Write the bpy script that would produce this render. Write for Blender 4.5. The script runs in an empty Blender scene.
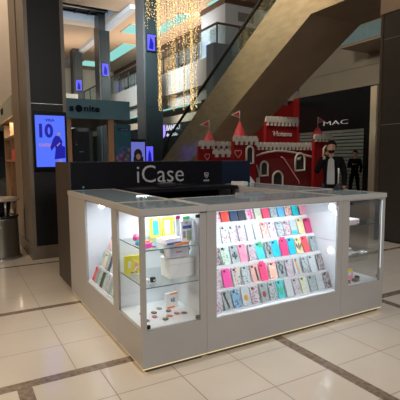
import bpy, bmesh, math, random
from mathutils import Vector, Matrix
random.seed(7)
SC = bpy.context.scene
C = SC.collection
PI = math.pi

# ------------------------------------------------------------------ materials
def _new(name):
    m = bpy.data.materials.new(name); m.use_nodes = True
    nt = m.node_tree; b = nt.nodes['Principled BSDF']
    return m, nt, b
def mat(name, col, rough=.5, metal=0., vary=.08, scale=6., bump=0., emit=None, es=0., spec=.5, stretch=None, coat=0.):
    m, nt, b = _new(name)
    b.inputs['Roughness'].default_value = rough
    b.inputs['Metallic'].default_value = metal
    b.inputs['Specular IOR Level'].default_value = spec
    b.inputs['Coat Weight'].default_value = coat
    tc = nt.nodes.new('ShaderNodeTexCoord'); mp = nt.nodes.new('ShaderNodeMapping')
    if stretch: mp.inputs['Scale'].default_value = stretch
    nz = nt.nodes.new('ShaderNodeTexNoise'); nz.inputs['Scale'].default_value = scale; nz.inputs['Detail'].default_value = 4
    nt.links.new(tc.outputs['Object'], mp.inputs[0]); nt.links.new(mp.outputs[0], nz.inputs['Vector'])
    r = nt.nodes.new('ShaderNodeValToRGB')
    c0 = [max(0, c*(1-vary)) for c in col]; c1 = [min(1, c*(1+vary)) for c in col]
    r.color_ramp.elements[0].position = .3; r.color_ramp.elements[1].position = .7
    r.color_ramp.elements[0].color = (*c0, 1); r.color_ramp.elements[1].color = (*c1, 1)
    nt.links.new(nz.outputs['Fac'], r.inputs[0]); nt.links.new(r.outputs[0], b.inputs['Base Color'])
    if bump:
        bp = nt.nodes.new('ShaderNodeBump'); bp.inputs['Strength'].default_value = bump
        nt.links.new(nz.outputs['Fac'], bp.inputs['Height']); nt.links.new(bp.outputs[0], b.inputs['Normal'])
    if emit:
        b.inputs['Emission Color'].default_value = (*emit, 1); b.inputs['Emission Strength'].default_value = es
    return m
def glow(name, col, s):
    m, nt, b = _new(name)
    b.inputs['Base Color'].default_value = (col[0]*.1, col[1]*.1, col[2]*.1, 1); b.inputs['Roughness'].default_value = .35; b.inputs['Specular IOR Level'].default_value = .2
    b.inputs['Emission Color'].default_value = (*col, 1); b.inputs['Emission Strength'].default_value = s
    return m
def glass(name, tint=(1, 1, 1), gloss=.12, rough=.02, edge=.5):
    m = bpy.data.materials.new(name); m.use_nodes = True; nt = m.node_tree; nt.nodes.clear()
    o = nt.nodes.new('ShaderNodeOutputMaterial'); mx = nt.nodes.new('ShaderNodeMixShader')
    t = nt.nodes.new('ShaderNodeBsdfTransparent'); g = nt.nodes.new('ShaderNodeBsdfGlossy')
    t.inputs[0].default_value = (*tint, 1); g.inputs['Roughness'].default_value = rough
    lw = nt.nodes.new('ShaderNodeLayerWeight'); lw.inputs[0].default_value = edge
    mr = nt.nodes.new('ShaderNodeMapRange')
    mr.inputs['To Min'].default_value = gloss*.3; mr.inputs['To Max'].default_value = min(1, gloss*5)
    nt.links.new(lw.outputs['Fresnel'], mr.inputs[0]); nt.links.new(mr.outputs[0], mx.inputs[0])
    nt.links.new(t.outputs[0], mx.inputs[1]); nt.links.new(g.outputs[0], mx.inputs[2]); nt.links.new(mx.outputs[0], o.inputs[0])
    return m
def dots(name, base, cols, scale=60., thr=.35, rough=.3):
    """small scattered motifs printed on a phone case"""
    m, nt, b = _new(name); b.inputs['Roughness'].default_value = rough
    tc = nt.nodes.new('ShaderNodeTexCoord'); v = nt.nodes.new('ShaderNodeTexVoronoi'); v.inputs['Scale'].default_value = scale
    oi = nt.nodes.new('ShaderNodeObjectInfo'); ad = nt.nodes.new('ShaderNodeVectorMath'); ad.operation = 'ADD'
    nt.links.new(tc.outputs['Object'], ad.inputs[0]); nt.links.new(oi.outputs['Random'], ad.inputs[1])
    nt.links.new(ad.outputs[0], v.inputs['Vector'])
    lt = nt.nodes.new('ShaderNodeMath'); lt.operation = 'LESS_THAN'; lt.inputs[1].default_value = thr
    nt.links.new(v.outputs['Distance'], lt.inputs[0])
    sp = nt.nodes.new('ShaderNodeSeparateColor'); nt.links.new(v.outputs['Color'], sp.inputs[0])
    r = nt.nodes.new('ShaderNodeValToRGB'); r.color_ramp.interpolation = 'CONSTANT'
    while len(r.color_ramp.elements) < len(cols): r.color_ramp.elements.new(.5)
    for i, c in enumerate(cols):
        r.color_ramp.elements[i].position = i/len(cols); r.color_ramp.elements[i].color = (*c, 1)
    nt.links.new(sp.outputs[0], r.inputs[0])
    mx = nt.nodes.new('ShaderNodeMix'); mx.data_type = 'RGBA'; mx.inputs[6].default_value = (*base, 1)
    nt.links.new(lt.outputs[0], mx.inputs[0]); nt.links.new(r.outputs[0], mx.inputs[7]); nt.links.new(mx.outputs[2], b.inputs['Base Color'])
    return m

# ------------------------------------------------------------------ mesh helpers
def bx(bm, x0, x1, y0, y1, z0, z1, mi=0, bev=0.):
    r = bmesh.ops.create_cube(bm, size=1.)
    vs = r['verts']
    for v in vs:
        v.co = Vector(((x0+x1)/2+v.co.x*(x1-x0), (y0+y1)/2+v.co.y*(y1-y0), (z0+z1)/2+v.co.z*(z1-z0)))
    fs = {f for v in vs for f in v.link_faces}
    for f in fs: f.material_index = mi
    if bev:
        es = list({e for v in vs for e in v.link_edges})
        r2 = bmesh.ops.bevel(bm, geom=es, offset=bev, segments=2, affect='EDGES', profile=.5)
        for f in r2['faces']: f.material_index = mi
def prism(bm, pts, axis, a0, a1, mi=0):
    """extrude a 2D outline (list of pairs) along axis from a0 to a1"""
    def mk(p, a):
        if axis == 'x': return (a, p[0], p[1])
        if axis == 'y': return (p[0], a, p[1])
        return (p[0], p[1], a)
    A = [bm.verts.new(mk(p, a0)) for p in pts]; B = [bm.verts.new(mk(p, a1)) for p in pts]
    f = [bm.faces.new(A), bm.faces.new(B[::-1])]
    n = len(pts)
    for i in range(n): f.append(bm.faces.new((A[i], B[i], B[(i+1) % n], A[(i+1) % n])))
    for q in f: q.material_index = mi
def lathe(bm, prof, c=(0, 0, 0), seg=24, mi=0, axis='z'):
    rings = []
    for r, z in prof:
        ring = []
        for k in range(seg):
            a = 2*PI*k/seg; x, y = r*math.cos(a), r*math.sin(a)
            p = {'z': (x, y, z), 'y': (x, z, y), 'x': (z, x, y)}[axis]
            ring.append(bm.verts.new((c[0]+p[0], c[1]+p[1], c[2]+p[2])))
        rings.append(ring)
    for i in range(len(rings)-1):
        for k in range(seg):
            f = bm.faces.new((rings[i][k], rings[i][(k+1) % seg], rings[i+1][(k+1) % seg], rings[i+1][k])); f.material_index = mi; f.smooth = True
    for ring, rv in ((rings[0], True), (rings[-1], False)):
        f = bm.faces.new(ring[::-1] if rv else ring); f.material_index = mi
def tube(bm, pts, r, seg=8, mi=0):
    pts = [Vector(p) for p in pts]; rings = []
    for i, p in enumerate(pts):
        d = (pts[min(i+1, len(pts)-1)]-pts[max(i-1, 0)]).normalized()
        u = d.orthogonal().normalized() if i == 0 else (u-d*u.dot(d)).normalized()
        w = d.cross(u)
        rings.append([bm.verts.new(p+(u*math.cos(2*PI*k/seg)+w*math.sin(2*PI*k/seg))*r) for k in range(seg)])
    for i in range(len(rings)-1):
        for k in range(seg):
            f = bm.faces.new((rings[i][k], rings[i][(k+1) % seg], rings[i+1][(k+1) % seg], rings[i+1][k])); f.material_index = mi; f.smooth = True
    f = bm.faces.new(rings[0][::-1]); f.material_index = mi
    f = bm.faces.new(rings[-1]); f.material_index = mi
def ball(bm, c, r, sx=1, sy=1, sz=1, u=16, v=10, mi=0):
    res = bmesh.ops.create_uvsphere(bm, u_segments=u, v_segments=v, radius=r)
    for vt in res['verts']: vt.co = Vector((c[0]+vt.co.x*sx, c[1]+vt.co.y*sy, c[2]+vt.co.z*sz))
    for f in {f for vt in res['verts'] for f in vt.link_faces}: f.smooth = True; f.material_index = mi
def NB(): return bmesh.new()
def obj(name, bm, mats, parent=None, loc=None, rot=None):
    bmesh.ops.recalc_face_normals(bm, faces=bm.faces)
    me = bpy.data.meshes.new(name); bm.to_mesh(me); bm.free()
    for m in (mats if isinstance(mats, (list, tuple)) else [mats]): me.materials.append(m)
    o = bpy.data.objects.new(name, me); C.objects.link(o)
    if parent: o.parent = parent
    if loc: o.location = loc
    if rot: o.rotation_euler = rot
    return o
def tag(o, label, cat, group=None, kind=None):
    if label: o['label'] = label
    if cat: o['category'] = cat
    if group: o['group'] = group
    if kind: o['kind'] = kind
    return o
def thing(name, label, cat, loc=(0, 0, 0), rz=0., group=None):
    o = bpy.data.objects.new(name, None); C.objects.link(o); o.location = loc; o.rotation_euler = (0, 0, rz)
    o.empty_display_size = .1
    return tag(o, label, cat, group)
def struct(name, bm, m, parent=None):
    o = obj(name, bm, m, parent)
    if not parent: o['kind'] = 'structure'
    return o
def box(name, m, parent, *a, bev=0., **k):
    bm = NB(); bx(bm, *a, bev=bev); return obj(name, bm, m, parent, **k)
def text(name, s, m, parent, x0, x1, z0, z1, y, depth=.006, face='y', off=0.):
    """raised lettering standing on the plane y=const (facing -y) or, face='x', on x=const (facing -x, u = -y)"""
    cu = bpy.data.curves.new(name, 'FONT'); cu.body = s; cu.size = 1; cu.extrude = .02; cu.resolution_u = 3; cu.offset = off
    t = bpy.data.objects.new('tmp', cu); C.objects.link(t)
    bpy.context.view_layer.update()
    me = bpy.data.meshes.new_from_object(t.evaluated_get(bpy.context.evaluated_depsgraph_get()))
    bpy.data.objects.remove(t); bpy.data.curves.remove(cu)
    xs = [v.co.x for v in me.vertices]; ys = [v.co.y for v in me.vertices]
    ax, bx_, ay, by = min(xs), max(xs), min(ys), max(ys)
    for v in me.vertices:
        u = (v.co.x-ax)/(bx_-ax); w = (v.co.y-ay)/(by-ay); d = v.co.z/.04*depth
        if face == 'y': v.co = Vector((x0+u*(x1-x0), y-depth/2-d, z0+w*(z1-z0)))
        else: v.co = Vector((y-depth/2-d, x0+u*(x1-x0), z0+w*(z1-z0)))
    bm = NB(); bm.from_mesh(me); bpy.data.meshes.remove(me)
    return obj(name, bm, m, parent)
def dup(root, loc=None, rz=None):
    r = root.copy(); C.objects.link(r)
    if loc is not None: r.location = loc
    if rz is not None: r.rotation_euler = (0, 0, rz)
    for ch in list(root.children):
        c = ch.copy(); C.objects.link(c); c.parent = r
        for g in list(ch.children):
            d = g.copy(); C.objects.link(d); d.parent = c
    return r

# palette
M = dict(
 tile=mat('polished_beige_tile', (.50, .44, .365), .12, vary=.05, scale=1.3, spec=.5),
 band=mat('brown_stone_band', (.17, .125, .09), .22, vary=.35, scale=30),
 grout=mat('grout', (.22, .16, .12), .6),
 lam=mat('greige_laminate', (.335, .318, .30), .38, vary=.03, scale=3),
 lamtop=mat('counter_edge', (.37, .36, .345), .3, vary=.03),
 taupe=mat('taupe_wall_panel', (.25, .235, .205), .6, vary=.06, scale=1.2),
 white=mat('white_laminate', (.82, .84, .87), .45, vary=.02),
 kick=mat('dark_plinth', (.05, .045, .04), .6),
 led=glow('warm_led_strip', (1, .76, .40), .85),
 wled=glow('white_led', (.9, .95, 1), 7.),
 wled2=glow('white_led_soft', (.85, .93, 1), .9),
 black=mat('black_laminate', (.003, .0035, .006), .5, vary=.1, spec=.12),
 navy=mat('navy_laminate', (.005, .010, .026), .45, vary=.1, spec=.2),
 brownwood=mat('dark_brown_wood', (.035, .024, .018), .5, vary=.2, scale=8, stretch=(4, 4, .5)),
 silver=mat('silver_letter', (.45, .45, .47), .35, metal=.3),
 metal=mat('brushed_steel', (.42, .40, .37), .3, metal=.9, vary=.1, scale=40, stretch=(1, 1, 30)),
 bin=mat('bin_bronze_steel', (.20, .18, .14), .32, metal=.85, vary=.1, scale=20, stretch=(1, 1, 20)),
 blk=mat('black_plastic', (.010, .010, .011), .45, spec=.2),
 blkgloss=mat('black_gloss', (.008, .009, .011), .12),
 pblack=mat('pillar_black_panel', (.007, .007, .007), .45, vary=.1, spec=.25),
 ptrim=mat('pillar_bronze_trim', (.135, .11, .085), .4, vary=.12, scale=4, stretch=(6, 6, .4)),
 ptan=mat('pillar_tan_trim', (.26, .195, .14), .45, vary=.1, stretch=(6, 6, .4)),
 tan=mat('tan_plaster', (.52, .44, .36), .8, vary=.05, scale=1),
 cream=mat('cream_plaster', (.62, .55, .45), .8, vary=.04, scale=.8),
 ceil=mat('warm_ceiling', (.60, .47, .36), .8, vary=.04, scale=.7),
 bluelitplaster=mat('blue_lit_white_plaster', (.55, .62, .72), .8, vary=.04),  # white plaster with the bluish light on it put into the colour
 greywhite=mat('grey_white_panel', (.46, .46, .45), .6, vary=.06, scale=1.2),
 gold=mat('brushed_gold_cladding', (.31, .285, .21), .32, metal=.75, vary=.13, scale=2.2, stretch=(1, 1.2, 4)),
 bronze=mat('bronze_soffit', (.30, .225, .165), .38, metal=.2, vary=.12, scale=1.5),
 colblue=mat('column_blue_grey', (.034, .037, .041), .35, vary=.15, stretch=(5, 5, .3)),
 colteal=mat('column_dark_teal', (.010, .017, .020), .35, vary=.15, stretch=(5, 5, .3)),
 cove=glow('teal_cove_light', (.30, .78, .72), .85),
 red=mat('castle_red', (.20, .007, .010), .6, vary=.10, scale=3, spec=.2),
 redroof=mat('castle_roof_red', (.42, .035, .05), .5, vary=.12, scale=10),
 cwhite=mat('castle_white', (.44, .42, .40), .6, vary=.06),
 cpink=mat('castle_pink_line', (.55, .22, .22), .6),
 shutter=mat('shutter_grey', (.20, .24, .24), .5, metal=.2, vary=.06),
 storeblk=mat('store_black', (.006, .008, .011), .25),
 storered=mat('store_red_wall', (.26, .008, .01), .5, vary=.1),
 sams=mat('shop_fascia_blue_grey', (.07, .17, .23), .6, vary=.05),
 samsc=mat('shop_fascia_cream', (.42, .42, .33), .6, vary=.04),
 samtxt=mat('shop_letter_navy', (.003, .004, .012), .5, spec=.1),
 wood=mat('light_wood', (.34, .19, .10), .5, vary=.2, scale=6, stretch=(8, 8, .6)),
 shelfwood=mat('shop_shelf_wood', (.42, .27, .16), .5, vary=.12, scale=5, stretch=(6, 6, 1)),
 glass=glass('clear_glass', (.985, .995, 1), .045),
 glasst=glass('glass_top', (.55, .66, .74), .30, rough=.06),
 shelfg=glass('shelf_glass', (.96, .985, .985), .06),
 railg=glass('rail_glass', (.88, .95, .95), .06),
 edgeg=mat('glass_edge_green', (.05, .12, .11), .2),
 rail=mat('wooden_handrail', (.10, .06, .045), .4),
 dark=mat('dark_void_panel', (.02, .017, .018), .7),
 skin=mat('skin', (.42, .24, .17), .55),
 hair=mat('dark_hair', (.008, .006, .006), .8, spec=.1, bump=.4, scale=60),
 jacket=mat('black_jacket_cloth', (.007, .008, .010), .9, spec=.08, bump=.2, scale=60),
 shirt=mat('light_grey_shirt', (.36, .36, .38), .85),
 jeans=mat('dark_blue_denim', (.018, .028, .06), .85),
 bclothes=mat('black_cloth', (.005, .005, .007), .9, spec=.08),
 shoe=mat('black_shoe', (.01, .01, .01), .4),
 pink=mat('hot_pink_plastic', (.92, .06, .32), .35),
 magenta=mat('magenta_plastic', (.95, .08, .62), .35),
 orange=mat('orange_plastic', (.92, .22, .03), .4),
 cyan=mat('cyan_plastic', (.02, .52, .78), .35),
 green=mat('bright_green_card', (.05, .70, .12), .4),
 yellow=mat('yellow_card', (.90, .80, .02), .45),
 paper=mat('white_card', (.85, .86, .88), .4, vary=.02),
 bluec=mat('blue_card', (.05, .10, .45), .4),
 grey=mat('grey_plastic', (.22, .23, .25), .4),
 teal=mat('teal_plastic', (.03, .50, .56), .35),
 screenlilac=glow('screen_lilac_blue', (.085, .165, 1.0), 1.0),
 screennavy=glow('screen_navy_ink', (.012, .012, .42), .8),
 screenorange=glow('screen_orange_ink', (.85, .32, .25), .7),
 screenpink=glow('screen_skin_ink', (.65, .42, .55), .5),
 screenblue=glow('screen_blue_purple', (.10, .10, .85), 1.3),
 signpurple=glow('sign_purple', (.36, .24, 1.), 1.5),
 signwhite=glow('sign_white', (.85, .88, 1.), .8),
)

# counter tops: tempered glass, partly see-through; pale tint stands in for a reflected ceiling
_m = M['glasst']; _m.node_tree.nodes.clear()
_n = _m.node_tree; _o = _n.nodes.new('ShaderNodeOutputMaterial'); _b = _n.nodes.new('ShaderNodeBsdfPrincipled')
_b.inputs['Base Color'].default_value = (.24, .31, .35, 1); _b.inputs['Roughness'].default_value = .10; _b.inputs['Alpha'].default_value = .9
_n.links.new(_b.outputs[0], _o.inputs[0])
# ------------------------------------------------------------------ camera
cam = bpy.data.cameras.new('camera'); co = bpy.data.objects.new('camera', cam); C.objects.link(co)
cam.sensor_width = 36; cam.sensor_fit = 'HORIZONTAL'; cam.lens = 430.66/400*36; cam.clip_end = 300; cam.clip_start = .05
pitch, roll, yaw = .0979274, -.0068744, .5178051
fw = Vector((math.sin(yaw)*math.cos(pitch), math.cos(yaw)*math.cos(pitch), -math.sin(pitch)))
r0 = Vector((math.cos(yaw), -math.sin(yaw), 0)); u0 = r0.cross(fw)
r1 = r0*math.cos(roll)+u0*math.sin(roll); u1 = -r0*math.sin(roll)+u0*math.cos(roll)
co.matrix_world = Matrix(((r1.x, u1.x, -fw.x, 0), (r1.y, u1.y, -fw.y, 0), (r1.z, u1.z, -fw.z, 1.45), (0, 0, 0, 1)))
SC.camera = co

# ------------------------------------------------------------------ floor
def floor():
    bm = NB()
    zones = [ # y0,y1, x bands, x seams, y seams
     (-3., 2.815, [(.27, .36), (2.155, 2.245), (3.64, 3.73), (5.6, 5.69)], [-1.0, -.55, -.1, .80, 1.25, 1.70, 2.70, 3.17, 4.2, 4.67, 5.14, 6.1, 6.6, 7.1], [2.45, 2.03, 1.6, 1.17, .74, .3, -.5, -1.5]),
     (2.905, 4.27, [], [-1.2, -.27, .66, 1.6, 2.5, 3.4, 4.3, 5.2, 6.1, 7.0], [3.36, 3.81]),
     (4.35, 6.18, [], [-1.2, -.27, .66, 1.6, 2.5, 3.4, 4.3, 5.2, 6.1, 7.0, 8, 9, 10], [4.8, 5.25, 5.7]),
     (6.245, 40., [(3.0, 3.09), (7.5, 7.6)], [-1.2, -.27, .66, 1.6, 2.5, 3.4, 4.3, 5.2, 6.1, 7.0, 8, 9, 10, 11, 12, 13], [7.2, 8.1, 9.0, 9.9, 10.8, 11.7, 12.6, 13.5, 15, 17, 20]),
    ]
    X0, X1 = -6., 16.
    def quad(x0, x1, y0, y1, mi):
        f = bm.faces.new([bm.verts.new(p) for p in ((x0, y0, 0), (x1, y0, 0), (x1, y1, 0), (x0, y1, 0))]); f.material_index = mi
    g = .0035
    prev = None
    for y0, y1, bands, sx, sy in zones:
        if prev is not None: quad(X0, X1, prev, y0, 1)
        prev = y1
        xs = sorted([(a, b, 1) for a, b in bands]+[(s-g, s+g, 2) for s in sx])
        ys = sorted([(s-g, s+g) for s in sy])
        cx = X0
        cells = []
        for a, b, k in xs:
            cells.append((cx, a, 0)); cells.append((a, b, k)); cx = b
        cells.append((cx, X1, 0))
        for a, b, k in cells:
            if k: quad(a, b, y0, y1, k); continue
            cy = y0
            for s0, s1 in ys:
                quad(a, b, cy, s0, 0); quad(a, b, s0, s1, 2); cy = s1
            quad(a, b, cy, y1, 0)
    o = struct('floor', bm, [M['tile'], M['band'], M['grout']])
floor()

# ------------------------------------------------------------------ kiosk cabinets
FY = 2.588
TOPZ = 1.116
def top_part(root, x0, x1, y0, y1, border=.04, lips=(0, 0, 0, 0)):
    bm = NB()
    a, b, c, d = x0-lips[0], x1+lips[1], y0-lips[2], y1+lips[3]
    z0, z1 = 1.076, TOPZ
    bx(bm, a, b, c, c+border, z0, z1); bx(bm, a, b, d-border, d, z0, z1)
    bx(bm, a, a+border, c+border, d-border, z0, z1); bx(bm, b-border, b, c+border, d-border, z0, z1)
    f = obj('top_frame', bm, M['lamtop'], root)
    box('top_glass', M['glasst'], root, a+border+.001, b-border-.001, c+border+.001, d-border-.001, z1-.008, z1-.001)
def plinth(root, x0, x1, y0, y1, front=True, left=False, right=False):
    box('plinth', M['kick'], root, x0+.03, x1-.03, y0+.03, y1-.03, .0, .04)
    bm = NB(); n = 0
    if front: bx(bm, x0+.002, x1-.002, y0+.006, y0+.022, .029, .039); n = 1
    if left: bx(bm, x0+.006, x0+.022, y0+.03, y1-.002, .029, .039); n = 1
    if right: bx(bm, x1-.022, x1-.006, y0+.03, y1-.002, .029, .039); n = 1
    if n: obj('led_strip', bm, M['led'], root)
    else: bm.free()

# corner cabinet with two glass fronts
cc = thing('display_cabinet', 'square glass display cabinet at the near corner of the kiosk, filled with gadgets', 'cabinet', (0, 0, 0))
X0, X1, Y0, Y1 = 1.029, 1.525, FY, 3.11
bm = NB()
bx(bm, X0, X1, Y0, Y0+.018, .04, .30); bx(bm, X0, X0+.018, Y0+.018, Y1, .04, .30)       # lower panels
bx(bm, X0, X0+.032, Y0, Y0+.032, .30, 1.076)                                            # corner post
bx(bm, 1.472, X1, Y0, Y0+.018, .30, 1.076)                                             # right post
bx(bm, X0, X0+.018, 3.06, Y1, .30, 1.076)                                               # rear post
bx(bm, X0+.03, X1, Y0, Y0+.018, 1.066, 1.076); bx(bm, X0, X0+.018, Y0+.03, Y1, 1.066, 1.076)
obj('body', bm, M['lam'], cc)
bm = NB()
bx(bm, X0+.018, X1, Y1-.012, Y1, .30, 1.076); bx(bm, X1-.012, X1, Y0+.018, Y1-.012, .30, 1.076)
bx(bm, X0+.018, X1-.012, Y0+.018, Y1-.012, .29, .305)
obj('lining', bm, M['white'], cc)
for z in (.835, .58):
    s = box('glass_shelf', M['shelfg'], cc, X0+.035, X1-.014, Y0+.02, Y1-.014, z, z+.006)
    box('shelf_edge', M['edgeg'], s, X0+.034, X1-.014, Y0+.0185, Y0+.0199, z, z+.006)
    box('shelf_edge', M['edgeg'], s, X0+.0335, X0+.0349, Y0+.02, Y1-.014, z, z+.006)
box('front_pane', M['glass'], cc, X0+.032, 1.472, Y0+.004, Y0+.008, .302, 1.066)
box('side_pane', M['glass'], cc, X0+.004, X0+.008, Y0+.032, 3.06, .302, 1.066)
for a in ((1.445, 1.470, 1.035, 1.055), (X0+.036, X0+.056, .312, .336), (1.440, 1.470, .312, .332)):
    box('pane_clamp', M['blk'] if a[2] > 1 or a[0] < 1.2 else M['bin'], cc, a[0], a[1], Y0-.004, Y0+.014, a[2], a[3])
box('cabinet_light', M['wled'], cc, 1.10, 1.46, 3.02, 3.05, 1.062, 1.07)
top_part(cc, X0, X1, Y0, Y1, .03, (.008, 0, .008, 0))
plinth(cc, X0, X1, Y0, Y1, True, True)

# front counter with the sloping rack
fc = thing('display_counter', 'long grey kiosk counter with a brightly lit window of phone cases', 'counter')
X0, X1, Y0, Y1 = 1.527, 2.888, FY, 3.20
bm = NB()
bx(bm, X0, X1, Y0, Y0+.018, .04, .285); bx(bm, X0, 1.608, Y0, Y0+.018, .285, 1.076); bx(bm, 2.832, X1, Y0, Y0+.018, .285, 1.076)
bx(bm, 1.608, 2.832, Y0, Y0+.018, 1.068, 1.076)
bx(bm, X0, X1, Y1-.012, Y1, .04, 1.076)
obj('body', bm, M['lam'], fc)
bm = NB()
bx(bm, X0, X0+.01, Y0+.018, Y1-.024, .285, 1.076); bx(bm, X1-.01, X1, Y0+.018, Y1-.024, .285, 1.076)
bx(bm, X0, X1, Y1-.024, Y1-.012, .285, 1.076); bx(bm, X0+.01, X1-.01, Y0+.018, Y1-.024, .265, .28)
obj('lining', bm, M['white'], fc)
RT = [(3.01, .903), (2.925, .742), (2.84, .590), (2.755, .430), (2.67, .285)]   # rack tiers (front edge y, z)
PITCH = .16
bm = NB()
for i, (y, z) in enumerate(RT):
    bx(bm, 1.54, 2.876, y-.012, y+.075, z-.010, z)              # tread
    bx(bm, 1.54, 2.876, y-.016, y-.012, z-.016, z+.008)         # lip
    if i: 
        bx(bm, 1.54, 2.876, y+.070, y+.075, z, RT[i-1][1]-.01)
    else: bx(bm, 1.54, 2.876, y+.095, y+.10, z, 1.05)
obj('rack', bm, M['white'], fc)
box('front_pane', M['glass'], fc, 1.608, 2.832, Y0+.004, Y0+.008, .286, 1.068)
for y, z in ((2.70, 1.012), (2.70, .622)):
    bm = NB(); lathe(bm, [(.022, 0), (.026, .004), (.026, .012), (.021, .015)][::-1], (2.862, y, z), 20, axis='x'); obj('puck_lamp', bm, M['wled'], fc)
box('light_bar', M['wled2'], fc, 1.62, 2.82, Y0+.022, Y0+.036, 1.060, 1.070)
top_part(fc, X0, X1, Y0, Y1, .04, (0, 0, .008, 0))
plinth(fc, X0, X1, Y0, Y1)

# right cabinet
rc = thing('display_cabinet', 'dim glass display cabinet at the right end of the kiosk front', 'cabinet')
X0, X1, Y0, Y1 = 2.890, 3.444, FY, 3.20
bm = NB()
bx(bm, X0, X1, Y0, Y0+.018, .04, .30); bx(bm, X0, 2.975, Y0, Y0+.018, .30, 1.076); bx(bm, 3.392, X1, Y0, Y0+.018, .30, 1.076)
bx(bm, 2.975, 3.392, Y0, Y0+.018, 1.066, 1.076); bx(bm, X1-.018, X1, Y0+.018, Y1, .04, .30); bx(bm, X1-.018, X1, 3.14, Y1, .30, 1.076)
bx(bm, X0, X1-.018, Y1-.012, Y1, .04, .30)
obj('body', bm, M['lam'], rc)
bm = NB(); bx(bm, X0+.001, X0+.01, Y0+.018, Y1-.012, .30, 1.076); bx(bm, X0+.01, X1-.018, Y0+.018, Y1-.012, .288, .303); obj('lining', bm, M['white'], rc)
box('back_pane', mat('smoked_back_panel', (.11, .155, .20), .6, spec=.2), rc, X0+.01, X1-.018, Y1-.012, Y1-.006, .30, 1.076)
for z in (.835, .555):
    s = box('glass_shelf', M['shelfg'], rc, X0+.012, X1-.02, Y0+.02, Y1-.03, z, z+.006)
    box('shelf_edge', M['edgeg'], s, X0+.012, X1-.02, Y0+.0185, Y0+.0199, z, z+.006)
box('front_pane', M['glass'], rc, 2.975, 3.392, Y0+.004, Y0+.008, .302, 1.066)
box('side_pane', M['glass'], rc, X1-.008, X1-.004, Y0+.02, 3.14, .302, 1.066)
box('corner_light', M['wled2'], rc, 3.394, 3.402, Y0-.002, Y0+.0, .42, 1.05)
box('pane_clamp', M['blk'], rc, 2.982, 3.006, Y0-.004, Y0+.014, 1.03, 1.05)
box('pane_clamp', M['metal'], rc, 3.36, 3.385, Y0-.004, Y0+.014, .335, .36)
top_part(rc, X0, X1, Y0, Y1, .04, (0, .008, .008, 0))
plinth(rc, X0, X1, Y0, Y1, True, False, True)

# left counter
lc = thing('display_counter', 'tan-lit left side counter of the kiosk with a window onto a small rack', 'counter')
X0, X1, Y0, Y1 = 1.029, 1.525, 3.112, 4.60
bm = NB()
bx(bm, X0, X0+.018, Y0, Y1, .04, .305); bx(bm, X0, X0+.018, Y0, 3.185, .305, 1.076); bx(bm, X0, X0+.018, 3.955, Y1, .305, 1.076)
bx(bm, X0, X0+.018, 3.185, 3.955, 1.068, 1.076); bx(bm, X1-.012, X1, Y0, Y1, .04, 1.076); bx(bm, X0+.018, X1-.012, Y1-.012, Y1, .04, 1.076)
obj('body', bm, M['lam'], lc)
bm = NB()
bx(bm, X1-.024, X1-.012, Y0, 4.0, .305, 1.076); bx(bm, X0+.018, X1-.024, Y0, Y0+.01, .305, 1.076); bx(bm, X0+.018, X1-.012, 4.0, 4.012, .305, 1.076)
bx(bm, X0+.018, X1-.024, Y0+.01, 4.0, .292, .305)
for z in (.44, .57, .70, .83, .96): bx(bm, X1-.026, X1-.024, Y0+.01, 4.0, z, z+.004)
obj('lining', bm, M['white'], lc)
LT = [(1.068, .312), (1.145, .445), (1.222, .585), (1.30, .73)]
bm = NB()
for i, (x, z) in enumerate(LT):
    bx(bm, x-.010, x+.07, Y0+.02, 3.94, z-.008, z); bx(bm, x-.014, x-.010, Y0+.02, 3.94, z-.014, z+.008)
    if i: bx(bm, x-.012+.0, x-.009, Y0+.02, 3.94, LT[i-1][1], z-.008)
obj('rack', bm, M['white'], lc)
box('side_pane', M['glass'], lc, X0+.004, X0+.008, 3.185, 3.955, .306, 1.068)
bm = NB(); lathe(bm, [(.022, 0), (.024, .004), (.024, .012), (.018, .015)], (1.20, 3.982, 1.00), 20, axis='y'); obj('puck_lamp', bm, M['wled'], lc)
box('light_bar', M['wled2'], lc, X0+.024, X0+.036, 3.2, 3.94, 1.060, 1.070)
top_part(lc, X0, X1, Y0, Y1, .04, (.008, 0, 0, 0))
plinth(lc, X0, X1, Y0, Y1, False, True)

# right side counter (runs away behind the right cabinet)
rr = thing('display_counter', 'glass topped right side counter of the kiosk running back behind the dim cabinet', 'counter')
X0, X1, Y0, Y1 = 2.86, 3.444, 3.202, 4.598
bm = NB(); bx(bm, X0, X1, Y0, Y0+.018, .04, 1.076); bx(bm, X0, X1, Y1-.018, Y1, .04, 1.076); bx(bm, X0, X0+.018, Y0+.018, Y1-.018, .04, 1.076); bx(bm, X1-.018, X1, Y0+.018, Y1-.018, .04, 1.076)
obj('body', bm, M['lam'], rr)
box('inner_shelf', M['white'], rr, X0+.018, X1-.018, Y0+.018, Y1-.018, .86, .875)
box('light_bar', M['wled2'], rr, 3.05, 3.062, Y0+.1, Y1-.1, 1.060, 1.070)
top_part(rr, X0, X1, Y0, Y1, .04, (0, .008, 0, 0))
plinth(rr, X0, X1, Y0, Y1, False, False, True)

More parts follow.
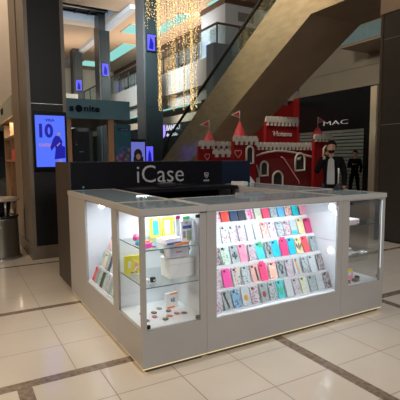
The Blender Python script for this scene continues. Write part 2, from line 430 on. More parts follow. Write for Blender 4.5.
# sign cabinet at the back
sg = thing('sign_cabinet', 'tall black kiosk cabinet with silver lettering reading iCase', 'cabinet')
box('body', M['black'], sg, 1.062, 2.94, 4.602, 5.28, .04, 1.41)
box('side_panel', M['brownwood'], sg, 1.044, 1.062, 4.602, 5.28, .04, 1.412)
text('lettering', 'iCase', M['silver'], sg, 1.80, 2.395, 1.170, 1.368, 4.602, .008, off=-.008)
bm = NB()
pr = [(2.690, 1.262), (2.738, 1.262), (2.738, 1.225), (2.714, 1.198), (2.690, 1.225)]
for i in range(5):
    a, b = Vector((pr[i][0], 4.598, pr[i][1])), Vector((pr[(i+1) % 5][0], 4.598, pr[(i+1) % 5][1])); tube(bm, [a, b], .004, 6)
bx(bm, 2.703, 2.725, 4.595, 4.601, 1.225, 1.243)
obj('shield_emblem', bm, M['silver'], sg)
box('emblem_caption', mat('dull_silver', (.2, .2, .21), .5), sg, 2.672, 2.752, 4.596, 4.601, 1.158, 1.180)
bm = NB(); lathe(bm, [(.010, 0), (.012, .003)], (1.19, 4.596, 1.145), 16, axis='y'); obj('cyan_indicator', bm, glow('cyan_dot', (.02, .35, .4), .35), sg)
bm = NB(); bx(bm, 1.56, 2.82, 4.545, 4.60, 1.085, 1.13); obj('ledge', bm, M['black'], sg)
box('plinth', M['kick'], sg, 1.08, 2.92, 4.64, 5.24, 0, .04)
nv = thing('storage_cabinet', 'lower navy panelled cabinet beside the iCase sign, behind the glass topped counter', 'cabinet')
box('body', M['navy'], nv, 2.945, 3.50, 4.76, 5.30, .04, 1.405, bev=.006)
box('plinth', M['kick'], nv, 2.96, 3.48, 4.80, 5.26, 0, .04)
bm = NB()
prism(bm, [(3.505, .04), (3.66, .04), (3.66, .95), (3.60, 1.12), (3.505, 1.22)], 'y', 4.80, 4.82)
obj('end_bracket', bm, M['greywhite'], nv)

# ------------------------------------------------------------------ phone cases
def case_bm(w=.070, h=.146, t=.010, bow=False):
    bm = NB()
    r = .011; pts = []
    for cx, cz, a0 in ((w/2-r, r, -90), (w/2-r, h-r, 0), (-w/2+r, h-r, 90), (-w/2+r, r, 180)):
        for k in range(4):
            a = math.radians(a0+30*k); pts.append((cx+r*math.cos(a), cz+r*math.sin(a)))
    prism(bm, pts, 'y', -t/2, t/2)
    if bow:
        ball(bm, (-.013, 0, h+.008), .012, 1.2, .5, .9, 10, 6); ball(bm, (.013, 0, h+.008), .012, 1.2, .5, .9, 10, 6); ball(bm, (0, 0, h+.008), .007, 1, .8, 1, 8, 6)
    return bm
def mesh_of(bm, name, m):
    bmesh.ops.recalc_face_normals(bm, faces=bm.faces); me = bpy.data.meshes.new(name); bm.to_mesh(me); bm.free(); me.materials.append(m); return me
P = dict(
 coral=mat('case_red_orange', (.90, .075, .045), .35), navy=mat('case_navy', (.035, .06, .15), .4), char=mat('case_charcoal', (.03, .045, .06), .4),
 hot=mat('case_hot_pink', (.95, .05, .14), .35), sky=mat('case_sky_blue', (.12, .48, .88), .35), teal=mat('case_teal', (.0, .55, .60), .35),
 pale=mat('case_pale_pink', (.95, .36, .45), .35), berry=mat('case_berry', (.62, .03, .16), .35), gold=mat('case_pale_gold', (.72, .62, .36), .35, vary=.2, scale=60),
 pink=mat('case_pink', (.95, .26, .38), .35), cyan=mat('case_cyan', (.0, .48, .70), .35), turq=mat('case_turquoise', (.05, .60, .62), .35),
 red=mat('case_red', (.85, .07, .10), .35), mag=mat('case_magenta', (.85, .06, .36), .35), beige=mat('case_pink_beige', (.75, .42, .38), .4),
 peach=mat('case_peach', (.85, .55, .42), .4), hp2=mat('case_strawberry', (.95, .045, .20), .35),
 clear=mat('case_clear_plain', (.33, .41, .43), .15, vary=.25, scale=90), frost=mat('case_frosted', (.50, .57, .60), .2, vary=.12, scale=90),
 cpink=dots('case_clear_pink_dots', (.50, .55, .58), [(.50, .02, .12), (.55, .10, .22), (.25, .20, .24)], 78, .40),
 cred=dots('case_clear_red_motifs', (.52, .55, .58), [(.42, .0, .06), (.60, .08, .16), (.08, .02, .05)], 72, .42),
 cblk=dots('case_clear_black_motifs', (.44, .52, .54), [(.01, .01, .02), (.10, .10, .12), (.28, .32, .33)], 72, .38),
 cyel=dots('case_clear_yellow_discs', (.60, .66, .62), [(.70, .66, .02), (.66, .66, .06), (.5, .56, .5)], 40, .38),
 cgrn=dots('case_clear_green_leaves', (.50, .62, .55), [(.05, .26, .07), (.16, .42, .16), (.35, .45, .4)], 52, .42),
 cmix=dots('case_clear_mixed_motifs', (.50, .56, .58), [(.04, .06, .10), (.62, .45, .05), (.50, .04, .16)], 62, .42),
 flor=dots('case_floral', (.78, .58, .56), [(.65, .02, .06), (.7, .22, .08), (.18, .14, .14)], 62, .46),
 coralp=dots('case_coral_pattern', (.85, .58, .50), [(.80, .08, .06), (.75, .25, .15)], 60, .45),
 lilac=dots('case_lilac_mandala', (.70, .64, .82), [(.30, .12, .60), (.5, .38, .75)], 34, .36),
 bluep=dots('case_blue_pattern', (.20, .42, .58), [(.02, .09, .30), (.04, .2, .4), (.5, .65, .7)], 52, .42),
 pinkw=dots('case_pink_white', (.85, .60, .64), [(.92, .03, .40), (.9, .75, .8)], 38, .42),
 darkp=dots('case_dark_pattern', (.36, .36, .38), [(.02, .01, .02), (.12, .02, .05)], 70, .46),
 uni=dots('case_peach_unicorn', (.85, .52, .38), [(.8, .8, .85), (.9, .06, .4)], 40, .38),
)
lens = M['blk']
me_case = {}
def get_case(key, bow):
    if (key, bow) not in me_case: me_case[(key, bow)] = mesh_of(case_bm(bow=bow), 'phone_case', P[key])
    return me_case[(key, bow)]
bmc = NB(); bx(bmc, -.022, -.002, -.0075, -.0045, .118, .136, bev=.002); me_cut = mesh_of(bmc, 'camera_opening', lens)
def motif_mesh(kind):
    bm = NB(); y0, y1 = -.0075, -.0045
    if kind == 'cactus':
        bx(bm, -.006, .006, y0, y1, .03, .09); bx(bm, -.022, -.006, y0, y1, .05, .058); bx(bm, -.022, -.014, y0, y1, .05, .075); bx(bm, .006, .02, y0, y1, .045, .053); bx(bm, .013, .02, y0, y1, .045, .068)
    elif kind == 'leaf':
        for a in (-.5, 0, .5):
            prism(bm, [(math.sin(a)*.01-.0, .03), (math.sin(a)*.05+.006, .075), (math.sin(a)*.06, .10), (math.sin(a)*.05-.008, .07)], 'y', y0, y1)
    elif kind == 'top_tab': bx(bm, -.002, .03, y0, y1, .10, .15)
    elif kind == 'ring':
        n = 16
        for k in range(n):
            a, b = 2*PI*k/n, 2*PI*(k+1)/n
            tube(bm, [(.019*math.cos(a), -.006, .085+.024*math.sin(a)), (.019*math.cos(b), -.006, .085+.024*math.sin(b))], .004, 5)
        bx(bm, -.008, .016, y0, y1, .03, .055)
    elif kind == 'stripe': bx(bm, .008, .024, y0, y1, .01, .12)
    elif kind == 'block': bx(bm, -.026, .026, y0, y1, .005, .045)
    elif kind == 'slash': prism(bm, [(-.028, .13), (-.014, .135), (.012, .02), (.0, .01)], 'y', y0, y1)
    elif kind == 'blob': ball(bm, (0, -.006, .06), .020, 1, .15, 1.2, 12, 8)
    elif kind == 'face':
        ball(bm, (-.012, -.0055, .075), .003, 1, .5, 1, 8, 5); ball(bm, (.012, -.0055, .075), .003, 1, .5, 1, 8, 5)
        tube(bm, [(-.010, -.0055, .062), (0, -.0055, .057), (.010, -.0055, .062)], .0018, 5)
    return bm
mcache = {}
MM = dict(black=M['blk'], green=mat('motif_green', (.03, .40, .16), .4), yellow=mat('motif_yellow', (.8, .7, .1), .4), pink=M['pink'], cyan=M['cyan'], navy=mat('motif_navy', (.02, .04, .12), .4),
          orange=mat('motif_orange', (.75, .35, .06), .4), cherry=mat('motif_cherry', (.35, .02, .04), .4), white=M['paper'], teal=M['teal'])
def motif(kind, col):
    if (kind, col) not in mcache: mcache[(kind, col)] = mesh_of(motif_mesh(kind), 'printed_motif', MM[col])
    return mcache[(kind, col)]
def mo(name, me, parent=None, loc=(0, 0, 0), rot=(0, 0, 0)):
    o = bpy.data.objects.new(name, me); C.objects.link(o); o.parent = parent; o.location = loc; o.rotation_euler = rot; return o
ORD = ['first', 'second', 'third', 'fourth', 'fifth', 'sixth', 'seventh', 'eighth', 'ninth', 'tenth', 'eleventh', 'twelfth', 'thirteenth', 'fourteenth', 'fifteenth', 'sixteenth']
ROWN = ['top', 'second', 'third', 'fourth', 'bottom']
# key, words, bow, motif kind, motif colour, camera opening
R = [
 [('pinkw', 'pink and white', 0, 0, 0), ('coral', 'red-orange', 0, 0, 0), ('navy', 'navy blue', 0, 0, 0), ('char', 'charcoal', 0, 0, 0), ('pinkw', 'magenta-striped white', 0, 'stripe', 'pink'), ('cyel', 'clear yellow-dotted', 0, 0, 0),
  ('hot', 'hot pink', 0, 0, 0), ('cblk', 'clear grey-marked', 0, 0, 0), ('sky', 'sky blue', 0, 0, 0), ('flor', 'floral', 0, 0, 0), ('teal', 'teal', 0, 0, 0), ('pale', 'pale pink', 0, 0, 0)],
 [('frost', 'plain frosted', 0, 0, 0), ('cmix', 'clear grey-and-yellow-marked', 0, 0, 0), ('cpink', 'clear pink-dotted', 0, 0, 0), ('cpink', 'clear pink-dotted', 0, 0, 0), ('frost', 'frosted white', 0, 0, 0), ('frost', 'frosted white', 0, 0, 0), ('coralp', 'coral patterned', 0, 0, 0),
  ('lilac', 'lilac patterned', 0, 0, 0), ('cblk', 'clear dark-dotted', 0, 0, 0), ('cred', 'clear red-dotted', 0, 0, 0), ('frost', 'white blue-bottomed', 0, 'block', 'cyan'), ('gold', 'pale gold', 0, 0, 0), ('berry', 'berry red', 0, 0, 0)],
 [('darkp', 'dark red patterned', 0, 0, 0), ('cgrn', 'clear green-leaf', 0, 0, 0), ('clear', 'clear black-cactus', 0, 'cactus', 'black'), ('pink', 'pink', 0, 0, 0), ('cpink', 'clear pink-diamond', 0, 0, 0), ('turq', 'turquoise green-tabbed', 0, 'top_tab', 'green'), ('clear', 'clear black-drawing', 0, 'ring', 'black'),
  ('cyan', 'cyan', 0, 0, 0), ('hp2', 'hot pink bow-topped', 1, 'face', 'black'), ('cyan', 'cyan', 0, 0, 0), ('gold', 'gold leaf-printed', 0, 'leaf', 'black'), ('red', 'bright red', 0, 0, 0), ('clear', 'plain clear', 0, 0, 0)],
 [('cpink', 'clear pink-dotted', 0, 0, 0), ('mag', 'magenta', 0, 0, 0), ('cmix', 'clear multicoloured-mark', 0, 0, 0), ('cblk', 'clear dark-dotted', 0, 0, 0), ('beige', 'pinkish beige', 0, 'stripe', 'black'), ('hp2', 'hot pink bow-topped', 1, 'face', 'black'), ('uni', 'peach and white', 0, 0, 0),
  ('clear', 'clear with a black ring', 0, 'ring', 'black'), ('cpink', 'clear pink-dotted', 0, 0, 0), ('frost', 'frosted orange-slash', 0, 'slash', 'orange'), ('cblk', 'clear black-dotted', 0, 0, 0), ('frost', 'frosted white', 0, 0, 0), ('darkp', 'clear dark-patterned', 0, 0, 0)],
 [('cpink', 'clear pink-dotted', 0, 0, 0), ('clear', 'clear black-slash', 0, 'slash', 'black'), ('bluep', 'blue patterned', 0, 0, 0), ('frost', 'frosted orange-spot', 0, 'blob', 'orange'), ('cred', 'clear red-dotted', 0, 0, 0), ('clear', 'clear dark-red-spot', 0, 'blob', 'cherry'), ('cblk', 'clear fine-black-marked', 0, 0, 0),
  ('turq', 'turquoise green-leaf', 0, 'leaf', 'green'), ('frost', 'frosted white', 0, 0, 0), ('cpink', 'clear pink-dotted', 0, 0, 0), ('cyel', 'clear yellow-dotted', 0, 0, 0), ('clear', 'plain clear', 0, 0, 0), ('frost', 'frosted white', 0, 0, 0), ('darkp', 'clear dark-patterned', 0, 0, 0)],
]
XS = [1.858, 1.815, 1.765, 1.715, 1.665]     # first visible case's centre in each row
for ri, row in enumerate(R):
    y, z = RT[ri]
    xa = XS[ri]+.02; xb = 2.835 if ri not in (2,) else 2.825
    n = len(row)
    for k, (key, words, bow, mk, mc) in enumerate(row):
        x = xa+(xb-xa)*k/(n-1)
        lean = math.radians(-22+random.uniform(-2, 2)); tw = math.radians(random.uniform(-3.5, 3.5)); rz = math.radians(random.uniform(-4, 4))
        o = mo('phone_case', get_case(key, bool(bow)), None, (x, y+.004+random.uniform(0, .004), z+.003), (lean, tw, rz))
        o.scale = (random.uniform(1.02, 1.08), 1, random.uniform(.97, 1.04))
        where = ORD[k]+' from left' if k < n/2 else (('last' if k == n-1 else ORD[n-1-k]+' from right'))
        tag(o, '%s phone case, %s, %s row of front window' % (words, where, ROWN[ri]), 'phone case', 'phone cases on the front window rack')
        if key not in ('pinkw', 'frost') or ri in (2, 3): mo('camera_opening', me_cut, o)
        if mk: mo('printed_motif', motif(mk, mc), o)
# side rack cases
seq = [['red:red', 'clear:clear', 'cgrn:green-marked', 'char:charcoal', 'cgrn:green-marked', 'cpink:pink-dotted', 'clear:clear', 'cgrn:green-marked', 'clear:clear'],
       ['cblk:black-dotted', 'gold:gold', 'clear:clear', 'char:charcoal', 'frost:frosted', 'cblk:black-dotted', 'cred:red-dotted', 'clear:clear'],
       ['beige:pinkish beige', 'frost:frosted', 'cmix:multicoloured', 'beige:pinkish beige', 'clear:clear', 'cred:red-dotted', 'frost:frosted'],
       ['frost:frosted', 'cpink:pink-dotted', 'clear:clear', 'beige:pinkish beige', 'frost:frosted', 'clear:clear', 'cmix:multicoloured']]
TN = ['lowest', 'second lowest', 'third', 'uppermost']
for ti, row in enumerate(seq):
    x, z = LT[ti]
    for k, s in enumerate(row):
        key, words = s.split(':')
        yy = 3.895-.076*k
        if yy < 3.17: continue
        o = mo('phone_case', get_case(key, False), None, (x+.004, yy, z+.003), (math.radians(-20), math.radians(random.uniform(-3, 3)), math.radians(-90)))
        o.scale = (1.0, 1, .92)
        tag(o, '%s phone case, %s from far end, %s tier of side window' % (words, ORD[k], TN[ti]), 'phone case', 'phone cases on the side window rack')
        if key in ('red', 'gold', 'char', 'beige'): mo('camera_opening', me_cut, o)

# ------------------------------------------------------------------ goods in the corner cabinet
def pack(name, label, cat, loc, w, h, t, rz, lean, body, inserts, group=None):
    """upright card pack; inserts = (part name, material, x0,x1,z0,z1)"""
    r = thing(name, label, cat, loc, rz, group)
    o = box('card', body, r, -w/2, w/2, -t/2, t/2, 0, h, bev=.001, rot=(lean, 0, 0))
    for nm, m, a, b, c, d in inserts: box(nm, m, o, a, b, -t/2-.004, -t/2+.0005, c, d, bev=.0015)
    return r
S1, S2, S3 = .8415, .5865, .3055
whitec = mat('case_white', (.72, .75, .84), .35)
pack('phone_case_pack', 'yellow card pack holding a teal phone case, at the back of the top shelf', 'package', (1.328, 3.02, S1), .088, .150, .012, 0, -.12, M['yellow'], [('packed_case', M['teal'], -.026, .024, .018, .128), ('hanger_hole', M['paper'], -.015, .012, .137, .145)])
pack('phone_case_pack', 'yellow card pack holding a white and a grey phone case', 'package', (1.442, 3.00, S1), .122, .148, .012, 0, -.12, M['yellow'], [('packed_case', whitec, -.048, -.004, .02, .125), ('packed_case', M['grey'], .024, .058, .02, .122)])
pack('accessory_pack', 'white blister pack with a blue band and green window, right of the yellow packs', 'package', (1.448, 2.735, S1), .094, .152, .012, .1, -.10, M['paper'], [('blue_band', M['bluec'], -.036, .038, .096, .118), ('dark_insert', mat('pack_insert', (.35, .25, .33), .4), -.036, -.014, .03, .08), ('green_window', mat('pack_green', (.30, .46, .30), .4), -.004, .034, .012, .082), ('hanger_hole', M['grey'], -.01, .01, .134, .142)])
pack('accessory_pack', 'bright green topped pack standing behind the white blister pack', 'package', (1.478, 2.80, S1), .058, .176, .010, .05, -.05, M['paper'], [('green_top', M['green'], -.028, .028, .155, .176)])
pack('accessory_pack', 'pack with a small pink top, behind the white blister pack', 'package', (1.418, 2.82, S1), .04, .182, .008, .0, -.05, M['paper'], [('pink_top', M['pink'], -.019, .019, .16, .184)])
def small(name, label, cat, bm, m, loc=(0, 0, 0), rz=0., parent=None):
    o = obj(name, bm, m, parent, loc, (0, 0, rz))
    if not parent: tag(o, label, cat)
    return o
def pompom(label, loc, r, m):
    bm = NB(); ball(bm, (0, 0, r), r, u=18, v=12)
    for v in bm.verts: v.co *= 1+.06*random.uniform(-1, 1)
    o = small('pompom', label, 'pompom', bm, m, loc)
    bm = NB(); tube(bm, [(0, 0, 2*r-.002), (.003, 0, 2*r+.008), (.010, 0, 2*r+.010), (.010, 0, 2*r+.002)], .0012, 5); obj('loop', bm, M['metal'], o)
pompom('round hot pink pompom on the top shelf of the corner cabinet', (1.135, 2.945, S1), .026, M['pink'])
pompom('cyan blue pompom beside the pink one on the top shelf', (1.085, 2.78, S1), .022, M['cyan'])
def cable_coil(label, loc, R_, m, n=3, rz=0, tall=1.):
    bm = NB(); pts = []
    for k in range(n*16+1):
        a = 2*PI*k/16; rr_ = R_*(1-.06*k/16); pts.append((rr_*math.cos(a), rr_*.7*math.sin(a), .005+.004*tall*k/16))
    tube(bm, pts, .0042, 6)
    o = small('charging_cable', label, 'cable', bm, m, loc, rz)
    bm = NB(); bx(bm, R_-.004, R_+.03, -.006, .006, .001, .010, bev=.001); obj('plug', bm, m, o)
cable_coil('coiled orange cable behind the magenta one on the top shelf', (1.155, 2.80, S1), .036, M['orange'], 4, .5, 1.4)
cable_coil('coiled magenta cable at the front of the top shelf', (1.115, 2.672, S1), .034, M['magenta'], 6, .2, 1.3)
pack_box = lambda label, loc, w, d, h, rz, m, strip=None: None
def carton(name, label, cat, loc, w, d, h, rz, m, deco=()):
    r = thing(name, label, cat, loc, rz)
    o = box('carton', m, r, -w/2, w/2, -d/2, d/2, 0, h, bev=.0015)
    for nm, mm, a in deco: box(nm, mm, o, *a)
    return r
carton('flat_box', 'flat white box lying on the top shelf of the corner cabinet', 'box', (1.335, 2.80, S1), .15, .11, .034, .25, M['paper'], [('grey_label', M['grey'], (-.04, .02, -.03, .02, .034, .0345))])
def stick(label, loc, L, rz, m):
    bm = NB(); lathe(bm, [(.004, -L/2), (.0085, -L/2+.006), (.0085, L/2-.012), (.005, L/2)], (0, 0, 0), 12, axis='x')
    for v in bm.verts: v.co.z += .0088
    o = small('stylus_pen', label, 'pen', bm, m, loc, rz)
    bm = NB(); bx(bm, -L/4, L/4, -.0015, .0015, .0172, .0188); obj('clip', bm, M['metal'], o)
stick('dark blue stick-shaped gadget at the front of the top shelf', (1.325, 2.695, S1), .13, .22, M['bluec'])
stick('orange stick-shaped gadget in front of the blue one on the top shelf', (1.365, 2.655, S1), .13, .18, M['orange'])
# middle shelf
carton('white_box', 'plain white box under the VR headset on the middle shelf', 'box', (1.40, 2.80, S2), .205, .15, .138, .0, M['paper'], [('lid_seam', M['grey'], (-.1027, .1027, -.0755, -.0750, .100, .101))])
vr = thing('vr_headset', 'white and black VR headset resting on a white box', 'headset', (1.375, 2.775, S2+.139), .05)
vr.scale = (1.13, 1, 1.06)
bm = NB(); bx(bm, -.082, .082, -.045, .04, .004, .094, bev=.022); obj('shell', bm, M['paper'], vr)
bm = NB(); bx(bm, -.066, .066, -.052, -.040, .018, .080, bev=.018) if False else bx(bm, -.066, .066, -.050, -.0445, .018, .080, bev=.002); o = obj('face_plate', bm, mat('headset_plate', (.60, .62, .72), .2), vr)
box('red_logo', mat('logo_red', (.6, .1, .12), .4), o, -.024, .024, -.0508, -.0499, .044, .053)
bm = NB(); tube(bm, [(.080, .02, .05), (.094, .0, .05), (.097, -.01, .052), (.094, .03, .05), (.06, .075, .05), (-.06, .075, .05), (-.094, .03, .05), (-.094, 0, .05), (-.080, .02, .05)], .010, 8); obj('head_strap', bm, M['grey'], vr)
bm = NB(); bx(bm, .070, .088, -.03, .03, .012, .086, bev=.008); obj('side_cushion', bm, M['blk'], vr)
pack('toy_box', 'yellow box printed with two small figures, standing near the left glass on the middle shelf', 'package', (1.125, 3.0, S2), .125, .14, .03, -.1, 0, M['yellow'], [('printed_figure', M['paper'], -.040, -.018, .05, .10), ('printed_figure', mat('figure_pink', (.75, .3, .35), .4), .012, .034, .03, .085), ('dark_print', M['grey'], -.02, .03, .008, .020)])
def earbud(label, loc, m1, m2):
    bm = NB(); bx(bm, -.018, .018, -.014, .014, 0, .036, bev=.006); o = small('charger_cube', label, 'charger', bm, m1, loc, .3)
    bm = NB(); bx(bm, -.006, .006, -.0155, -.0138, .012, .020); obj('port', bm, m2, o)
earbud('small white charger cube on the middle shelf', (1.115, 2.70, S2), M['paper'], M['grey'])
earbud('small black and white gadget next to the white charger cube', (1.165, 2.72, S2), M['blk'], M['paper'])
bm = NB(); tube(bm, [(1.10+.03*math.cos(a/6), 2.84+.012*math.sin(a/2), S2+.02+.14*a/60) for a in range(60)], .0022, 5)
tag(obj('hanging_cable', bm, M['paper']), 'thin white earphone cable standing curled on the middle shelf', 'cable')
bm = NB(); tube(bm, [(1.13+.018*math.cos(a/3), 2.83+.014*math.sin(a/3), S2+.004+.12*a/60) for a in range(60)], .0018, 5)
tag(obj('hanging_cable', bm, M['frost'] if 'frost' in M else M['grey']), 'thin grey spiral cable beside the white curled one', 'cable')
# bottom
pack('gadget_box', 'white box with an orange edge at the back of the cabinet floor', 'package', (1.395, 2.90, S3), .10, .118, .030, .12, -.08, M['paper'], [('orange_top', M['orange'], -.02, .049, .104, .117), ('orange_foot', M['orange'], -.049, .02, .002, .016), ('blue_print', M['bluec'], -.012, .0, .05, .075), ('grey_print', M['grey'], .005, .022, .045, .08)])
def ringclip(label, loc, r, m, m2, rz=0):
    bm = NB(); n = 18
    pts = [(r*math.cos(2*PI*k/n), r*math.sin(2*PI*k/n)*.75, .006) for k in range(n+1)]; tube(bm, pts, .0035, 6)
    o = small('ring_holder', label, 'ring holder', bm, m, loc, rz)
    bm = NB(); bx(bm, -.016, .016, -.012, .012, .0, .010, bev=.002); obj('base', bm, m2, o)
rl = [((1.145, 2.88), M['blk'], 'black ring holder at the left of the cabinet floor'), ((1.12, 2.74), M['grey'], 'grey ring holder near the left front of the cabinet floor'), ((1.20, 2.78), M['pink'], 'pink ring holder in the middle of the cabinet floor'),
      ((1.25, 2.70), M['blk'], 'black ring holder at the front of the cabinet floor'), ((1.34, 2.84), M['blk'], 'black ring holder behind the red one'), ((1.37, 2.76), mat('red_plastic', (.75, .03, .05), .35), 'red ring holder at the right of the cabinet floor'),
      ((1.30, 2.92), M['metal'], 'silver ring holder at the back of the cabinet floor'), ((1.42, 2.74), M['grey'], 'grey ring holder at the right end of the cabinet floor'), ((1.30, 2.74), M['orange'], 'orange ring holder beside the front black one'), ((1.23, 2.86), M['blk'], 'black ring holder behind the pink one')]
for (x, y), m, lb in rl: ringclip(lb, (x, y, S3), .022, m, M['grey'] if m is not M['grey'] else M['blk'], random.uniform(0, 3))

# ------------------------------------------------------------------ goods in the right cabinet
Z1, Z2, Z3 = .8415, .5615, .3035
carton('flat_box', 'pale pink flat box on the top shelf of the right cabinet', 'box', (3.07, 2.70, Z1), .13, .12, .045, .1, mat('pale_pink_card', (.75, .55, .55), .5), [('lid', M['paper'], (-.066, .066, -.061, .061, .032, .046))])
carton('flat_box', 'white flat box right of the pale pink one on the top shelf', 'box', (3.175, 2.74, Z1), .07, .12, .04, -.05, M['paper'], [('label_print', M['grey'], (-.02, .02, -.0605, -.060, .01, .03))])
def blister(label, loc, rz, k):
    r = thing('blister_pack', label, 'package', loc, rz)
    bm = NB(); bx(bm, -.05, .05, -.03, .03, 0, .012, bev=.002); o = obj('tray', bm, M['paper'], r)
    bm = NB()
    for i in range(6): ball(bm, (-.035+.014*i, random.uniform(-.012, .012), .017), .008, 1, 1, .9, 8, 6)
    obj('beads', bm, P['frost'], o)
blister('white bead pack at the left of the right cabinet\'s middle shelf', (3.04, 2.68, Z2), .2, 0)
blister('white bead pack in the centre of the right cabinet\'s middle shelf', (3.14, 2.72, Z2), -.1, 1)
blister('white bead pack on the right of the right cabinet\'s middle shelf', (3.25, 2.68, Z2), .1, 2)
blister('white bead pack at the back of the right cabinet\'s middle shelf', (3.11, 2.83, Z2), .4, 3)
blister('white bead pack leaning at the back right of the middle shelf', (3.24, 2.86, Z2), .0, 4)
pack('toy_pack', 'pink pack with a yellow top on the floor of the right cabinet', 'package', (3.11, 2.70, Z3), .085, .115, .03, 0, -.06, mat('pink_card', (.90, .38, .48), .45), [('yellow_top', M['yellow'], -.03, .036, .088, .113), ('white_label', M['paper'], -.02, .02, .06, .086)])
def speaker(label, x, y, m, w=.04):
    bm = NB(); bx(bm, -w, w, -.022, .022, 0, .03, bev=.008); o = small('portable_speaker', label, 'speaker', bm, m, (x, y, Z3), .1)
    bm = NB(); lathe(bm, [(.010, -.0235), (.012, -.0225)], (0, 0, .015), 14, axis='y'); obj('grille', bm, M['metal'], o)
speaker('dark oval gadget in front of the pink pack in the right cabinet', 3.035, 2.655, M['blk'], .032)
speaker('grey-brown small gadget on the floor of the right cabinet', 3.165, 2.665, mat('brown_grey', (.16, .13, .12), .4), .032)
speaker('tiny black gadget at the right of the right cabinet floor', 3.25, 2.72, M['blk'], .015)

# ------------------------------------------------------------------ things on the counters
lp = thing('laptop', 'closed black laptop lying on the inner counter below the sign', 'laptop', (2.22, 4.42, 1.131), .05)
wk = thing('work_desk', 'black inner desk of the kiosk under the iCase sign', 'desk')
box('desk_top', M['black'], wk, 1.56, 2.84, 4.10, 4.535, 1.09, 1.13)
for x in (1.60, 2.80):
    for y in (4.14, 4.50): box('leg', M['blk'], wk, x-.02, x+.02, y-.02, y+.02, 0, 1.09)
bm = NB(); bx(bm, -.17, .17, -.1, .1, 0, .012, bev=.004); obj('base', bm, M['blk'], lp)
bm = NB(); bx(bm, -.17, .17, -.1, .1, .013, .022, bev=.004); obj('lid', bm, M['blkgloss'], lp)
pt = thing('receipt_printer', 'small black printer on the inner desk beside the laptop', 'printer', (2.02, 4.30, 1.131), -.1)
bm = NB(); bx(bm, -.10, .10, -.07, .07, 0, .045, bev=.010); obj('housing', bm, M['blk'], pt)
bm = NB(); bx(bm, -.06, .06, -.02, .02, .0455, .050); obj('paper_slot', bm, M['grey'], pt)
# cluttered small tools on front counter near its back edge
def tool_tray(loc):
    r = thing('tool_tray', 'shallow grey tray of tools on the back of the front counter', 'tray', loc, .12)
    bm = NB(); bx(bm, -.13, .13, -.055, .055, 0, .006); bx(bm, -.13, -.125, -.055, .055, .006, .022); bx(bm, .125, .13, -.055, .055, .006, .022); bx(bm, -.125, .125, -.055, -.05, .006, .022); bx(bm, -.125, .125, .05, .055, .006, .022)
    obj('tray', bm, M['grey'], r)
    for i, (x, y, a, m) in enumerate(((-.06, .01, .1, M['metal']), (-.02, -.02, -.15, M['blk']), (.04, .015, .2, M['grey']), (.02, .03, 0, M['metal']))):
        bm = NB(); lathe(bm, [(.006, -.05), (.008, -.02), (.004, 0), (.0025, .06)], (0, 0, .0145), 8, axis='x'); obj('screwdriver', bm, m, r, (x, y, 0), (0, 0, a))
tool_tray((2.30, 3.13, TOPZ+.0))
wb = thing('card_reader', 'pale box-shaped card terminal on the right counter corner beside the navy cabinet', 'terminal', (2.945, 4.22, TOPZ), .3)
bm = NB(); bx(bm, -.05, .05, -.09, .09, 0, .05, bev=.008); obj('housing', bm, M['greywhite'], wb)
bm = NB(); bx(bm, -.035, .035, -.01, .07, .0505, .053); obj('display', bm, M['blk'], wb)
# stand with a pale rod
st = thing('charging_stand', 'black cone-based stand with a thin pale rod on the far counter edge', 'stand', (3.405, 3.12, TOPZ))
bm = NB(); lathe(bm, [(.052, 0), (.050, .008), (.030, .030), (.015, .062)], seg=24); obj('base', bm, M['blk'], st)
bm = NB(); lathe(bm, [(.006, .062), (.006, .165), (.008, .17), (.008, .215), (.004, .22)], seg=12); obj('rod', bm, mat('pale_rod', (.42, .42, .40), .4), st)

# ------------------------------------------------------------------ near pillar with screen
pl = thing('pillar', 'black panelled square pillar with bronze edges, wearing a large blue screen', 'pillar', (0, 0, 0))
TZ = 9.0
box('core', M['pblack'], pl, .985, 1.425, 6.505, 8.0, .19, TZ)
box('edge_trim', M['ptrim'], pl, .935, .985, 6.5, 7.20, .19, TZ)
box('edge_trim', M['ptrim'], pl, 1.425, 1.475, 6.5, 8.0, .19, TZ)
box('side_trim', M['ptan'], pl, .925, .985, 7.26, 8.06, .19, TZ)
box('side_gap', M['dark'], pl, .955, .985, 7.20, 7.26, .19, TZ)
box('base', M['ptrim'], pl, .915, 1.49, 6.475, 8.08, 0, .19)
bm = NB(); bx(bm, .985, 1.425, 6.5, 6.506, 2.225, 2.231); obj('panel_joint', bm, M['metal'], pl)
sc = thing('advertising_screen', 'portrait screen glowing lilac blue with a large 10 and a woman in a blue dress', 'screen', (0, 0, 0))
box('frame', M['blkgloss'], sc, .985, 1.455, 6.44, 6.498, 1.285, 2.115, bev=.004)
pn = box('panel', M['screenlilac'], sc, 1.02, 1.425, 6.434, 6.439, 1.335, 2.06)
text('advert_words', 'VISA', M['screennavy'], pn, 1.155, 1.285, 1.975, 2.015, 6.434, .002, off=.03)
text('advert_number', '10', M['screennavy'], pn, 1.070, 1.262, 1.745, 1.945, 6.434, .002, off=.045)
for v in ():
    pass
text('advert_words', 'cuotas', M['screenorange'], pn, 1.06, 1.235, 1.625, 1.672, 6.434, .002)
bm = NB()
prism(bm, [(1.29, 1.78), (1.34, 1.77), (1.385, 1.70), (1.375, 1.64), (1.42, 1.62), (1.42, 1.46), (1.265, 1.44), (1.285, 1.58), (1.28, 1.63), (1.225, 1.56), (1.215, 1.62), (1.255, 1.73)], 'y', 6.431, 6.434)
obj('woman_picture', bm, M['screennavy'], pn)
bm = NB()
lathe(bm, [(.022, 6.431), (.022, 6.434)], (1.338, 0, 1.803), 16, axis='y')
bx(bm, 1.325, 1.345, 6.431, 6.434, 1.36, 1.438); bx(bm, 1.355, 1.372, 6.431, 6.434, 1.36, 1.445)
